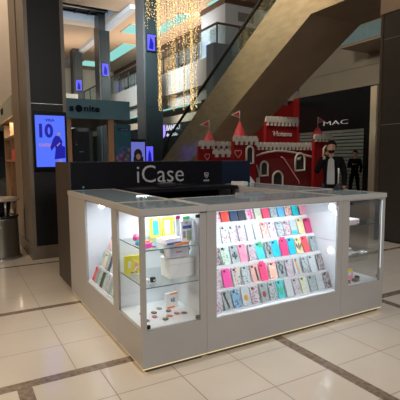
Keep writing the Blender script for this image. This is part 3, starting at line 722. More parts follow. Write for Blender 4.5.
prism(bm, [(1.30, 1.64), (1.345, 1.68), (1.355, 1.67), (1.31, 1.625)], 'y', 6.4305, 6.431)
obj('woman_skin', bm, M['screenpink'], pn)

# bin
bn = thing('litter_bin', 'round bronze steel litter bin with a pale topped canopy, beside the near pillar', 'bin', (.52, 6.90, 0))
bm = NB(); lathe(bm, [(.285, .035), (.28, .05), (.272, .58), (.27, .60)], seg=40); obj('body', bm, M['bin'], bn)
bm = NB(); lathe(bm, [(.30, 0), (.31, .012), (.30, .022), (.285, .036)], seg=40); obj('base_ring', bm, M['metal'], bn)
bm = NB(); lathe(bm, [(.275, .60), (.285, .612), (.285, .63), (.26, .64), (.20, .64), (.19, .60)], seg=40); obj('rim', bm, M['blkgloss'], bn)
bm = NB(); lathe(bm, [(.16, .641), (.17, .70), (.19, .83), (.20, .838)], seg=40); obj('inner_liner', bm, M['blk'], bn)
for a in (.35, 1.9, 3.5, 5.05):
    bm = NB(); tube(bm, [(.262*math.cos(a), .262*math.sin(a), .641), (.262*math.cos(a), .262*math.sin(a), .84)], .016, 8); obj('canopy_post', bm, M['metal'], bn)
bm = NB(); lathe(bm, [(.27, .84), (.30, .848), (.305, .868), (.29, .885), (.12, .89)], seg=40); obj('canopy', bm, mat('canopy_beige_metal', (.36, .30, .24), .3, metal=.3), bn)

# ------------------------------------------------------------------ luggage shop (left rear)
sh = thing('shop_stand', 'luggage shop stand with a blue-grey fascia reading samsonite, behind the near pillar', 'shop')
box('front_fascia', M['sams'], sh, 1.21, 3.84, 10.2, 10.3, 2.38, 2.83)
box('side_fascia', M['samsc'], sh, 1.15, 1.21, 10.2, 13.6, 2.40, 2.82)
box('roof_panel', M['dark'], sh, 1.21, 3.84, 10.3, 13.6, 2.40, 2.46)
LW = [('sam', 1.75, 2.31), ('s', 2.36, 2.455), ('nite', 2.70, 3.16)]
text('lettering', 'sam', M['samtxt'], sh, 1.85, 2.30, 2.54, 2.665, 10.2, .02)
text('lettering', 's', M['samtxt'], sh, 2.37, 2.48, 2.54, 2.65, 10.2, .02, off=.02)
bm = NB(); lathe(bm, [(.075, 10.18), (.085, 10.2)], (2.595, 0, 2.605), 20, axis='y'); o = obj('round_emblem', bm, M['samtxt'], sh)
text('lettering', 'nite', M['samtxt'], sh, 2.71, 3.08, 2.54, 2.68, 10.2, .02, off=.02)
text('side_lettering', 'w', M['samtxt'], sh, 12.4, 11.95, 2.57, 2.72, 1.15, .02, face='x')
for x0, x1 in ((2.30, 2.42), (3.30, 3.44)): box('post', M['wood'], sh, x0, x1, 10.25, 10.38, 0, 2.38)
box('post', M['wood'], sh, 1.21, 1.33, 10.32, 10.44, 0, 2.40)
bd = box('poster_panel', mat('poster_deep_teal', (.02, .10, .15), .3), sh, 3.45, 3.86, 10.22, 10.27, .3, 2.27)
box('caption_bar', mat('poster_bar_navy', (.01, .015, .06), .3), bd, 3.53, 3.80, 10.215, 10.22, 2.12, 2.18)
text('caption', 'samsonite', mat('poster_text', (.35, .4, .45), .5), bd, 3.60, 3.78, 2.135, 2.165, 10.213, .003)
bm = NB()
for i in range(26):
    a = random.uniform(3.50, 3.82); b = 1.35+.38*random.random()*(.5+.5*math.sin((a-3.5)*8)); ball(bm, (a, 10.218, b), random.uniform(.03, .06), 1, .08, 1, 8, 6, mi=i % 3)
obj('flower_picture', bm, [mat('poster_violet', (.10, .05, .22), .4), mat('poster_rose', (.32, .12, .18), .4), mat('poster_blue', (.04, .08, .30), .4)], bd)
box('door_panel', M['storeblk'], sh, 2.47, 2.84, 10.3, 10.36, 0, 2.08)
bm = NB(); bx(bm, 2.60, 2.70, 10.29, 10.30, 1.60, 1.615); lathe(bm, [(.018, 10.29), (.018, 10.30)], (2.535, 0, 1.78), 12, axis='y'); obj('door_sign', bm, mat('door_mark_teal', (.05, .22, .26), .4), sh)
box('glass_wall', M['railg'], sh, 3.06, 3.10, 10.3, 10.9, 0, 2.38)
# interior side wall with shelves (seen left of the pillar)
bm = NB(); bx(bm, 1.62, 1.66, 10.6, 13.6, 0, 2.40)
for z in (1.38, 1.98): bx(bm, 1.30, 1.62, 10.6, 13.6, z, z+.05)
for y in (10.6, 12.1, 13.55): bx(bm, 1.30, 1.62, y, y+.05, 0, 2.40)
obj('shelf_unit', bm, M['shelfwood'], sh)
box('red_notice', glow('red_notice_card', (.55, .05, .03), .5), sh, 1.27, 1.295, 10.95, 11.6, 1.42, 1.68)
def suitcase(label, x, y, z, h, m):
    r = thing('suitcase', label, 'suitcase', (x, y, z), 0)
    bm = NB(); bx(bm, -.12, .12, -.19, .19, .03, h, bev=.03); obj('shell', bm, m, r)
    bm = NB(); tube(bm, [(0, -.07, h-.005), (0, -.07, h+.10), (0, .07, h+.10), (0, .07, h-.005)], .010, 6); obj('handle', bm, M['grey'], r)
    for sx in (-.09, .09):
        for sy in (-.15, .15):
            bm = NB(); lathe(bm, [(.024, -.01), (.024, .01)], (sx, sy, .024), 12, axis='x'); obj('wheel', bm, M['blk'], r)
suitcase('dark brown suitcase under the shop shelf, nearest the pillar', 1.46, 10.95, 0, .72, M['brownwood'])
suitcase('black suitcase under the shop shelf, second from the pillar', 1.46, 11.55, 0, .80, M['blk'])
suitcase('dark brown suitcase at the far end under the shop shelf', 1.46, 12.6, 0, .72, M['brownwood'])
suitcase('black suitcase standing up on the shop shelf', 1.46, 12.5, 1.431, .42, M['jeans'])
# ------------------------------------------------------------------ ad panels in the middle distance
ap = thing('poster_light_box', 'black framed light box showing a dark haired portrait, left of a column', 'light box', (0, 0, 0))
box('frame', M['blkgloss'], ap, 5.20, 5.84, 14.0, 14.12, 0, 2.10)
p2 = box('panel', glow('portrait_ground', (.16, .18, .62), .8), ap, 5.25, 5.79, 13.99, 14.0, 1.0, 2.0)
bm = NB(); ball(bm, (5.53, 13.99, 1.58), .15, 1, .05, 1.25, 16, 10); bx(bm, 5.36, 5.72, 13.985, 13.99, 1.05, 1.5); obj('portrait_hair', bm, mat('portrait_dark', (.015, .012, .03), .5), p2)
bm = NB(); ball(bm, (5.54, 13.982, 1.50), .085, 1, .05, 1.2, 14, 8); obj('portrait_face', bm, glow('portrait_skin', (.40, .22, .16), .35), p2)
ap = thing('poster_light_box', 'small blue-violet light box between the column and the portrait box', 'light box', (0, 0, 0))
box('frame', M['blkgloss'], ap, 5.88, 6.22, 14.2, 14.28, 0, 1.92)
p2 = box('panel', M['screenblue'], ap, 5.92, 6.18, 14.19, 14.2, 1.25, 1.86)
bm = NB(); prism(bm, [(5.97, 1.3), (6.13, 1.3), (6.10, 1.6), (6.04, 1.75), (6.0, 1.6)], 'y', 14.185, 14.19); obj('dark_picture', bm, M['screennavy'], p2)

# ------------------------------------------------------------------ columns of the atrium
def column(Y, label, x0=8.05, clad=False):
    r = thing('column', label, 'column', (x0, Y, 0), group=None)
    box('shaft', M['colblue'], r, 0, .42, 0, .95, 0, 10.15 if 24 < Y < 27 else 9.48)
    box('front_panel', M['colteal'], r, .06, .62, -.18, 0, 3.86, 9.15)
    box('lower_cladding', M['colteal'], r, .06, .86, -.2, .0, 0, 3.85)
    return r
def colscreen(Y, label):
    r = thing('wall_screen', label, 'screen', (8.09, Y-.18, 6.42))
    box('frame', M['blkgloss'], r, .02, .46, -.09, -.005, 0, .80)
    p = box('panel', M['screenblue'], r, .05, .43, -.095, -.09, .04, .76)
    bm = NB(); prism(bm, [(.12, .12), (.34, .08), (.36, .35), (.28, .55), (.2, .65), (.16, .4)], 'y', -.098, -.095); obj('dark_picture', bm, M['screennavy'], p)
column(19.4, 'tall blue-grey column nearest the hanging lights'); colscreen(19.4, 'blue screen high on the column beside the hanging lights')
column(26.4, 'tall blue-grey column in the middle of the receding row'); colscreen(26.4, 'blue screen high on the middle column of the row')
column(32.8, 'farthest and shortest looking column, just right of the near pillar'); colscreen(32.8, 'blue screen on the farthest column, just right of the near pillar')

bc = thing('service_shaft', 'blue-grey boxed shaft standing between the balcony and the escalator', 'shaft', (9.2, 15.0, 0))
box('body', mat('shaft_blue_grey', (.13, .17, .215), .45, vary=.1, stretch=(3, 3, .4)), bc, 0, .9, 0, .55, 0, 6.0)
for z in (2.0, 4.0): box('joint', M['dark'], bc, -.003, .903, -.004, 0, z, z+.02)
box('corner_strip', M['metal'], bc, .88, .91, -.02, 0, 0, 6.0)

# ------------------------------------------------------------------ upper floor, balcony and rail
bm = NB(); bx(bm, 9.8, 16., 15.7, 40., 4.66, 5.8); struct('trim_1', bm, M['greywhite'])     # slab with deep fascia
bm = NB(); bx(bm, 10.1, 16., 16.0, 40., 4.12, 4.655); struct('trim_2', bm, M['greywhite'])
bm = NB(); bx(bm, 10.5, 10.7, 16.2, 40., 3.32, 3.72); struct('trim_3', bm, M['ceil'])
def lamp_thing(label, x0, x1, y0, y1, z, pts=None, group='teal ceiling cove lights'):
    r = thing('ceiling_light', label, 'ceiling light', ((x0+x1)/2, (y0+y1)/2, z), 0, group)
    w, d = (x1-x0)/2, (y1-y0)/2
    bm = NB(); bx(bm, -w-.04, w+.04, -d-.04, -d, -.05, 0); bx(bm, -w-.04, w+.04, d, d+.04, -.05, 0); bx(bm, -w-.04, -w, -d, d, -.05, 0); bx(bm, w, w+.04, -d, d, -.05, 0); obj('rim', bm, M['ceil'], r)
    box('diffuser', M['cove'], r, -w, w, -d, d, -.03, -.005)
lamp_thing('teal lit strip tucked under the balcony, over the dark bank shop', 10.12, 10.48, 16.3, 24.5, 4.115, group='teal light strips under the balcony')
lamp_thing('teal lit strip under the balcony at its far end, left of the column', 10.12, 10.48, 25.0, 36.0, 4.115, group='teal light strips under the balcony')
# railing
rg = thing('balcony_railing', 'long glass balcony railing with a wooden handrail, sloping away behind the hanging lights', 'railing')
bm = NB(); bx(bm, 9.80, 9.87, 15.7, 39.5, 6.98, 7.06); bx(bm, 9.87, 15.9, 15.7, 15.77, 6.98, 7.06); obj('handrail', bm, M['rail'], rg)
bm = NB(); bx(bm, 9.83, 9.845, 15.74, 39.5, 5.85, 6.95); bx(bm, 9.845, 15.9, 15.74, 15.755, 5.85, 6.95); obj('glass_panel', bm, M['railg'], rg)
for k in range(14): box('post', M['blk'], rg, 9.81, 9.86, 15.72+1.75*k, 15.76+1.75*k, 5.8, 6.98)
for k in range(1, 4): box('post', M['blk'], rg, 9.81+1.75*k, 9.85+1.75*k, 15.72, 15.77, 5.8, 6.98)
# upper shopfront wall
bm = NB(); bx(bm, 14.0, 14.2, 15.7, 40., 5.8, 9.5); struct('wall_right_upper', bm, M['cream'])
bm = NB(); bx(bm, 13.5, 14.0, 16.5, 39.9, 8.75, 9.5); struct('trim_12', bm, mat('bulkhead_brown', (.09, .055, .04), .6))
shop_c = [(.30, .50, .52), (.44, .40, .36), (.20, .24, .30), (.55, .34, .20), (.25, .42, .46), (.42, .44, .46)]
for k in range(6):
    y = 17.0+3.7*k
    w = thing('shopfront', ['grey-teal glazed', 'pale beige', 'dark blue-grey', 'warm orange lit', 'teal glazed', 'light grey'][k]+' upper floor shopfront, '+ORD[k]+' from the balcony corner', 'shopfront', (13.98, y, 5.8), 0, 'upper floor shopfronts')
    box('lit_panel', mat('shopfront_%d' % k, shop_c[k], .4, vary=.5, scale=2.5, emit=shop_c[k], es=.35), w, -.1, 0, 0, 3.5, 0, 2.8)  # panel emission stands in for the lit shop interiors
    bm = NB()
    for j in range(5): bx(bm, -.14, -.1, .82*j, .82*j+.06, 0, 2.8)
    bx(bm, -.14, -.1, 0, 3.34, 1.95, 2.03); obj('mullions', bm, M['grey'], w)
    box('door', M['blkgloss'], w, -.13, -.1, 1.7, 2.44, 0, 1.94)
# white boxed kiosk near the corner of the upper floor
uk = thing('upper_booth', 'white boxed booth with dark openings behind the corner of the balcony railing', 'booth', (11.2, 17.2, 5.8))
box('body', M['bluelitplaster'], uk, 0, 2.2, 0, 2.2, 0, 2.7)
box('opening', M['blkgloss'], uk, .75, 1.9, -.02, 0, .1, 1.7)
box('vent_grille', M['grey'], uk, .7, 1.6, -.03, 0, 2.0, 2.4)
box('roof_trim', M['rail'], uk, -.05, 2.25, -.05, 2.25, 2.7, 2.95)

# lower shopfront row (bank)
bm = NB(); bx(bm, 10.6, 10.8, 16.4, 40., 0, 3.32); struct('wall_right_lower', bm, M['storeblk'])
bs = thing('bank_sign', 'lit shop sign with a violet emblem and white letters BANCO on a dark shopfront', 'sign', (0, 0, 0))
text('letters', 'BANCO', M['signwhite'], bs, 22.35, 20.7, 2.98, 3.28, 10.6, .03, face='x')
text('letters', 'de Chile', M['signwhite'], bs, 22.35, 21.0, 2.66, 2.84, 10.6, .03, face='x')
bm = NB(); prism(bm, [(22.95, 2.55), (22.6, 2.7), (22.5, 3.0), (22.62, 3.45), (22.95, 3.30), (23.02, 2.95)], 'x', 10.57, 10.6); obj('emblem', bm, M['signpurple'], bs)

# ------------------------------------------------------------------ ceilings
def slab(name, x0, x1, y0, y1, z0, z1, m):
    bm = NB(); bx(bm, x0, x1, y0, y1, z0, z1); return struct(name, bm, m)
slab('ceiling', 8.5, 16.4, 11., 40., 9.5, 9.8, M['ceil'])
slab('ceiling_left', 2.0, 8.5, 27.2, 40., 9.5, 9.8, M['ceil'])
slab('ceiling_near', 2.0, 8.5, 14., 23.6, 9.5, 9.8, M['ceil'])
slab('trim_4', 8.5, 8.9, 22.2, 40., 9.28, 9.5, M['bluelitplaster'])
slab('trim_5', 8.5, 8.62, 23.6, 27.2, 9.8, 10.3, M['bluelitplaster'])
slab('trim_6', 2.0, 8.62, 27.2, 27.32, 9.8, 10.3, M['bluelitplaster'])
slab('trim_7', 2.0, 8.62, 23.48, 23.6, 9.8, 10.3, M['bluelitplaster'])
sk = thing('skylight', 'dark skylight grille in the upper ceiling right of the near pillar', 'skylight', (0, 0, 10.3))
box('pane', mat('night_skylight', (.012, .014, .018), .4), sk, 2.0, 8.62, 23.48, 27.32, .05, .1)
bm = NB()
for k in range(9): bx(bm, 2.0+.8*k, 2.08+.8*k, 23.5, 27.3, -.1, .05)
for k in range(5): bx(bm, 2., 8.6, 23.8+.85*k, 23.86+.85*k, -.06, .05)
obj('grille', bm, M['blk'], sk)
bm = NB()
for k in range(2): tube(bm, [(2.0, 24.3+1.6*k, -.16), (8.5, 24.3+1.6*k, -.16)], .05, 8)
obj('rail_track', bm, M['metal'], sk)
coves = [((9.75, 10.75, 25.3, 27.2), 'short teal ceiling light between the middle and the nearest column'), ((10.8, 11.9, 29.7, 35.5), 'long teal ceiling light right of the middle column'),
         ((9.8, 11.2, 36.2, 38.2), 'teal ceiling light farthest away, left of the middle column'), ((11.4, 12.2, 22.2, 27.8), 'long teal ceiling light behind the string lights'),
         ((12.0, 12.95, 18.9, 20.4), 'teal ceiling light above the balcony corner')]
for (a, b, c, d), lb in coves: lamp_thing(lb, a, b, c, d, 9.5)
slab('wall_back', -6., 16.4, 40., 40.3, 0, 9.8, M['cream'])
slab('wall_left', -6.3, -6., -3., 40.3, 0, 9.8, M['tan'])
# tan bulkhead seen left of the near pillar
slab('wall_left_gallery', -6., 2.0, 14.0, 14.3, 3.0, 10.5, M['tan'])
slab('wall_left_lower', -6., 1.0, 15.5, 15.7, 0, 3.0, M['shelfwood'])
# far lower wall behind the luggage shop
slab('wall_far', 1.0, 10.5, 37.0, 37.3, 0, 5.8, M['dark'])
slab('trim_8', -6.0, 7.6, 30.0, 36.9, 3.6, 5.8, M['cream'])
lamp_thing('wide teal light far behind the luggage shop', 4.5, 7.4, 30.2, 33.0, 3.595, group='teal light strips under the balcony')

# ------------------------------------------------------------------ escalator
es = thing('escalator', 'wide escalator clad in brushed gold, rising behind the red castle', 'escalator', (0, 0, 0))
XL, XR = 6.83, 8.38; KY, KZ = 7.13, 4.5; SL = math.tan(math.radians(30)); FOOT = KY+(KZ+.02)/SL
TH = 1.27
def under(y): return KZ-(y-KY)*SL
side = [(1.5, KZ), (KY, KZ), (FOOT, 0.0), (FOOT+1.6, 0.0), (FOOT+1.6, .12)]
yq = KY+.35
topy = lambda y: under(y)+TH+.03
side += [(FOOT+1.1, .30), (FOOT+.2, topy(FOOT+.2)), (yq, topy(yq)), (yq-.5, topy(yq)+.12), (1.5, topy(yq)+.12)]
bm = NB(); prism(bm, side, 'x', XL, XL+.10); obj('side_panel', bm, M['gold'], es)
bm = NB(); prism(bm, side, 'x', XR-.10, XR); obj('side_panel', bm, M['bronze'], es)
bm = NB(); prism(bm, [(1.5, KZ+.005), (KY, KZ+.005), (FOOT, .005), (FOOT+1.6, .005), (FOOT+1.6, .07), (FOOT, .07), (KY, KZ+.07), (1.5, KZ+.07)], 'x', XL+.10, XR-.10); obj('soffit', bm, M['bronze'], es)
bm = NB(); n = int((FOOT-KY)/.35)
for k in range(n):
    y = KY+.35+.35*k; z = under(y)+TH-.25
    if z < .02: break
    bx(bm, XL+.15, XR-.15, y, y+.36, z-.1, z+.02)
obj('steps', bm, M['grey'], es)
for xs in (XL+.05, XR-.05):
    bm = NB(); prism(bm, [(2, topy(yq)+.12), (yq-.5, topy(yq)+.12), (yq, topy(yq)), (FOOT-.6, topy(FOOT-.6)), (FOOT-.6, topy(FOOT-.6)+.52), (yq, topy(yq)+.58), (yq-.5, topy(yq)+.72), (2, topy(yq)+.72)], 'x', xs-.008, xs+.008); obj('balustrade_glass', bm, M['railg'], es)
    bm = NB(); tube(bm, [(xs, 2, topy(yq)+.75), (xs, yq-.5, topy(yq)+.75), (xs, yq, topy(yq)+.60), (xs, FOOT-.7, topy(FOOT-.7)+.56), (xs, FOOT-.2, topy(FOOT-.2)+.35), (xs, FOOT-.1, topy(FOOT-.1)+.1)], .045, 8); obj('handrail', bm, M['blk'], es)

# ------------------------------------------------------------------ right shop wall
slab('wall_right', 14.3, 14.5, 3., 15.6, 4.22, 9.5, M['taupe'])
slab('trim_9', 14.27, 14.3, 3., 15.6, 5.0, 5.03, M['grey'])
slab('wall_right_red', 14.3, 14.5, 15.6, 16.4, 0, 4.22, M['storered'])
slab('wall_red_back', 9.3, 14.3, 16.0, 16.18, 0, 3.9, M['storered'])
ms = thing('shopfront', 'black shopfront with a closed grey roller shutter and white MAC lettering', 'shopfront', (0, 0, 0))
box('fascia', M['storeblk'], ms, 14.3, 14.42, 11.55, 15.57, 2.58, 4.2)
box('side_post', M['storeblk'], ms, 14.3, 14.42, 11.55, 11.85, 0, 2.58)
bm = NB(); prof = []
z = 0
while z < 2.45: prism(bm, [(14.40, z), (14.33, z+.01), (14.345, z+.10), (14.36, z+.11), (14.40, z+.11)], 'y', 11.85, 15.57, 0); bx(bm, 14.385, 14.40, 11.85, 15.57, z+.11, z+.145, 1); z += .145
bx(bm, 14.34, 14.40, 11.85, 15.57, z, 2.575)
obj('roller_shutter', bm, [M['shutter'], mat('shutter_gap', (.05, .06, .06), .7)], ms)
text('lettering', 'MAC', M['signwhite'] if False else mat('white_letter', (.6, .6, .6), .4, emit=(.8, .8, .8), es=.25), ms, 14.0, 12.66, 2.82, 2.99, 14.3, .03, face='x', off=-.025)
slab('trim_10', 14.2, 14.45, 11.22, 11.5, 0, 4.15, M['cream'])
slab('trim_11', 14.3, 14.45, 3., 11.22, 0, 4.2, M['storeblk'])
ub = thing('bridge_slab', 'upper floor slab end with a blue glass edge and brown underside above the black shopfront', 'slab', (0, 0, 0))
box('slab', M['bronze'], ub, 12.76, 14.28, 3.0, 11.75, 5.45, 5.52)
box('glass_edge', mat('blue_glass_edge', (.16, .26, .32), .15), ub, 12.76, 12.82, 3.0, 11.75, 5.53, 6.05)
box('end_edge', mat('blue_end', (.16, .24, .28), .3), ub, 12.82, 14.28, 11.69, 11.75, 5.53, 6.05)

# right dark pillar / shop wall near the camera
rp = thing('dark_pillar', 'large glossy black clad pillar at the right edge of the picture', 'pillar', (0, 0, 0))
box('cladding', M['storeblk'] if False else mat('charcoal_cladding', (.022, .020, .018), .3), rp, 6.35, 8.6, 3.0, 4.92, .03, 3.80)
box('base', M['blk'], rp, 6.37, 8.58, 3.02, 4.90, 0, .03)
box('corner_strip', M['brownwood'], rp, 6.34, 6.36, 4.92, 4.97, 0, 3.8)
for z in (1.98, 3.38): box('joint', M['grey'], rp, 6.347, 6.35, 3.0, 4.92, z, z+.006)
box('head_soffit', M['bronze'], rp, 6.33, 8.7, 2.9, 4.98, 3.80, 4.49)

# ------------------------------------------------------------------ red cardboard castle
cs = thing('toy_castle', 'big red cardboard castle with white battlements and a sign reading Hotams', 'castle display', (0, 9.0, 0))
def batt(x0, x1, z0, z1, y=-.03, n=None, d=.05):
    bm = NB(); h = z1-z0
    n = n or max(3, int((x1-x0)/.13)); w = (x1-x0)/n
    bx(bm, x0, x1, y-d, y, z0+h*.38, z0+h*.78)
    for k in range(n):
        bx(bm, x0+w*k+w*.15, x0+w*k+w*.80, y-d, y, z0+h*.78, z1)
        bx(bm, x0+w*k+w*.40, x0+w*k+w*.85, y-d, y, z0, z0+h*.38)
    return obj('battlement', bm, M['cwhite'], cs)
def arch_pts(cx, w, z0, zs, n=10):
    return [(cx-w, z0)]+[(cx-w*math.cos(PI*k/n), zs+w*math.sin(PI*k/n)) for k in range(n+1)]+[(cx+w, z0)]
def arched(name, cx, w, z0, zs, y, hole=M['dark'], frame=M['cwhite'], t=.03):
    bm = NB(); P_ = arch_pts(cx, w, z0, zs)
    tube(bm, [(a, y-.035, b) for a, b in P_]+[(P_[0][0], y-.035, P_[0][1])], t, 6); f = obj(name, bm, frame, cs)
    bm = NB(); prism(bm, arch_pts(cx, w-.01, z0+.01, zs), 'y', y-.02, y-.002); obj('opening', bm, hole, f)
def cone(cx, y, r, z0, z1, flag_z=None, fdir=-1):
    bm = NB(); lathe(bm, [(r, z0), (r*.93, z0+.02), (.015, z1)], (cx, y, 0), 16); o = obj('tower_roof', bm, M['redroof'], cs)
    bm = NB(); tube(bm, [(cx, y, z1-.02), (cx, y, z1+.26)], .010, 6); obj('flag_pole', bm, M['cwhite'], o)
    bm = NB(); prism(bm, [(cx, z1+.08), (cx, z1+.26), (cx+fdir*.27, z1+.14)], 'y', y-.008, y+.008, 0); prism(bm, [(cx+fdir*.02, z1+.10), (cx+fdir*.02, z1+.235), (cx+fdir*.20, z1+.145)], 'y', y-.012, y+.012, 1); obj('flag', bm, [M['cwhite'], M['redroof']], o)
# towers: x0,x1,y0,depth,z
def tower(x0, x1, y, d, z, nm='tower'):
    return box(nm, M['red'], cs, x0, x1, y, y+d, 0, z)
tower(5.20, 5.62, .15, .1, 1.72); batt(5.18, 5.64, 1.66, 1.87, .15)
tower(5.66, 6.3, .45, .1, 1.74); batt(5.66, 6.3, 1.68, 1.86, .45)
cone(5.66, .45, .19, 1.80, 2.13); 
tower(5.50, 6.03, .0, .1, 1.52, 'low_wall'); batt(5.48, 6.0, 1.46, 1.66, 0)
box('plaque', M['cwhite'], cs, 5.66, 5.81, -.02, 0, 1.33, 1.37)
tower(6.0, 6.70, -.15, .1, 1.84); batt(5.98, 6.72, 1.76, 1.98, -.15)
cone(6.32, .05, .20, 1.92, 2.36)
arched('window_frame', 6.47, .105, 1.30, 1.62, -.15)
bm = NB(); tube(bm, [(6.13+.10*math.sin(t)**3*1., -.165, 1.55+.09*(math.cos(t)-.35*math.cos(2*t)-.12*math.cos(3*t))) for t in [2*PI*k/24 for k in range(25)]], .012, 5); obj('heart_outline', bm, M['cpink'], cs)
bm = NB(); tube(bm, [(5.42+.07*math.sin(t)**3, .138, 1.48+.07*(math.cos(t)-.35*math.cos(2*t)-.12*math.cos(3*t))) for t in [2*PI*k/24 for k in range(25)]], .010, 5); obj('heart_outline', bm, M['cpink'], cs)
tower(6.70, 8.85, .05, .1, 1.72, 'gate_wall'); batt(6.68, 8.80, 1.64, 1.84, .05, 16)
bm = NB(); pts = [(6.70+2.1*k/20, .0, 1.44+.17*math.sin(PI*(k/20)**.8)) for k in range(21)]; tube(bm, pts, .028, 6); obj('arch_line', bm, M['cwhite'], cs)
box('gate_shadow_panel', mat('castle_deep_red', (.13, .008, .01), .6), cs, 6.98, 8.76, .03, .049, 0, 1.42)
arched('window_frame', 7.06, .12, .97, 1.22, .02)
arched('door_frame', 7.52, .17, .0, .90, .02)
arched('window_frame', 8.30, .17, 1.08, 1.38, .02)
bm = NB(); ball(bm, (8.24, -.03, 1.40), .05, 1.5, .3, .8, 10, 6); ball(bm, (8.30, -.03, 1.44), .03, 1, .3, 1, 10, 6); obj('bird_shape', bm, M['cwhite'], cs)
bm = NB(); tube(bm, [(7.62, -.01, 1.46), (7.72, -.01, 1.42), (8.28, -.01, .78), (8.28, -.01, .70)], .018, 6); obj('stair_line', bm, M['cpink'], cs)
bm = NB(); tube(bm, [(6.72, -.01, 1.36), (6.84, -.01, 1.20), (6.90, -.01, 1.0), (6.90, -.01, .9)], .02, 6); bx(bm, 6.80, 6.92, -.02, .04, .55, .92); obj('side_line', bm, M['cwhite'], cs)
tower(7.36, 8.46, .30, .10, 2.42, 'sign_tower'); batt(7.32, 8.48, 2.30, 2.55, .30, 9)
text('sign_lettering', 'Hotams', M['cwhite'], cs, 7.62, 8.26, 2.02, 2.16, .30, .02, off=.02)
tower(8.74, 9.35, -.10, .1, 1.94); batt(8.70, 9.37, 1.87, 2.08, -.10)
cone(9.03, .08, .19, 2.02, 2.32, fdir=1)
arched('window_frame', 9.2, .14, 1.30, 1.62, -.10)
tower(9.36, 9.75, .15, .1, 1.70)

# ------------------------------------------------------------------ hanging string lights
ch = thing('string_light_chandelier', 'chandelier of long strings of warm golden fairy lights hanging over the kiosk', 'chandelier', (5.48, 11.0, 0))
def hoop(r, z):
    bm = NB(); tube(bm, [(r*math.cos(2*PI*k/40), r*math.sin(2*PI*k/40), z) for k in range(41)], .02, 6); obj('hoop', bm, M['metal'], ch)
for r in (.25, .5, .74): hoop(r, 7.2)
bm = NB()
for k in range(4): tube(bm, [(.74*math.cos(PI/2*k), .74*math.sin(PI/2*k), 7.2), (0, 0, 8.4)], .006, 5)
tube(bm, [(0, 0, 8.4), (0, 0, 9.6)], .01, 6); obj('suspension_cable', bm, M['metal'], ch)
bulb = glow('warm_fairy_bulb', (1., .68, .26), 2.2); wire = mat('bulb_wire', (.25, .2, .12), .6)
def lstring(x, y, z1, dens, spread, seed):
    rnd = random.Random(seed); bm = NB()
    tube(bm, [(x, y, 7.2), (x, y, z1)], .003, 4, 1)
    z = 7.1
    while z > z1:
        s = rnd.uniform(.009, .015)
        p = Vector((x+rnd.gauss(0, spread), y+rnd.gauss(0, spread), z))
        vs = [bm.verts.new(p+Vector(d)*s) for d in ((1, 0, 0), (-1, 0, 0), (0, 1, 0), (0, -1, 0), (0, 0, 1), (0, 0, -1))]
        for a, b, c in ((0, 2, 4), (2, 1, 4), (1, 3, 4), (3, 0, 4), (2, 0, 5), (1, 2, 5), (3, 1, 5), (0, 3, 5)): bm.faces.new((vs[a], vs[b], vs[c]))
        z -= dens*rnd.uniform(.6, 1.4)
    return obj('light_string', bm, [bulb, wire], ch)
sd = 0
for k in range(30):            # outer ring, short
    a = 2*PI*k/30; sd += 1; lstring(.74*math.cos(a), .74*math.sin(a), 5.05+random.uniform(-.1, .35), .075, .025, sd)
for k in range(20):            # middle ring
    a = 2*PI*k/20+.1; sd += 1; lstring(.5*math.cos(a), .5*math.sin(a), random.uniform(4.3, 5.2), .11, .02, sd)
e1 = Vector((math.cos(.49), -math.sin(.49)))     # long bundles
for u, n, w, dn in ((-.42, 6, .045, .045), (-.22, 2, .04, .10), (-.02, 6, .08, .06), (.12, 1, .02, .10), (.26, 4, .03, .07), (.36, 1, .02, .09), (.52, 9, .10, .05)):
    for j in range(n):
        sd += 1; q = random.uniform(-w, w); v = random.uniform(-.35, .35)
        lstring((u+q)*e1.x+v*.49, (u+q)*e1.y+v*.87, 2.78+random.uniform(-.03, .12), dn, .012, sd)

# ------------------------------------------------------------------ people
def skinmesh(name, J, E, m, parent, sub=1, extra=None, root=0):
    me = bpy.data.meshes.new(name); keys = list(J); idx = {k: i for i, k in enumerate(keys)}
    me.from_pydata([J[k][0] for k in keys], [(idx[a], idx[b]) for a, b in E], [])
    o = bpy.data.objects.new('tmp', me); C.objects.link(o)
    md = o.modifiers.new('s', 'SKIN'); md.use_smooth_shade = True
    for k in keys:
        r = J[k][1]; r = r if isinstance(r, tuple) else (r, r)
        me.skin_vertices[0].data[idx[k]].radius = r
    me.skin_vertices[0].data[root].use_root = True
    ss = o.modifiers.new('u', 'SUBSURF'); ss.levels = sub; ss.render_levels = sub
    bpy.context.view_layer.update()
    ev = bpy.data.meshes.new_from_object(o.evaluated_get(bpy.context.evaluated_depsgraph_get()))
    bpy.data.objects.remove(o)
    bm = NB(); bm.from_mesh(ev)
    if extra: extra(bm)
    for f in bm.faces: f.smooth = True
    r = obj(name, bm, m, parent)
    return r
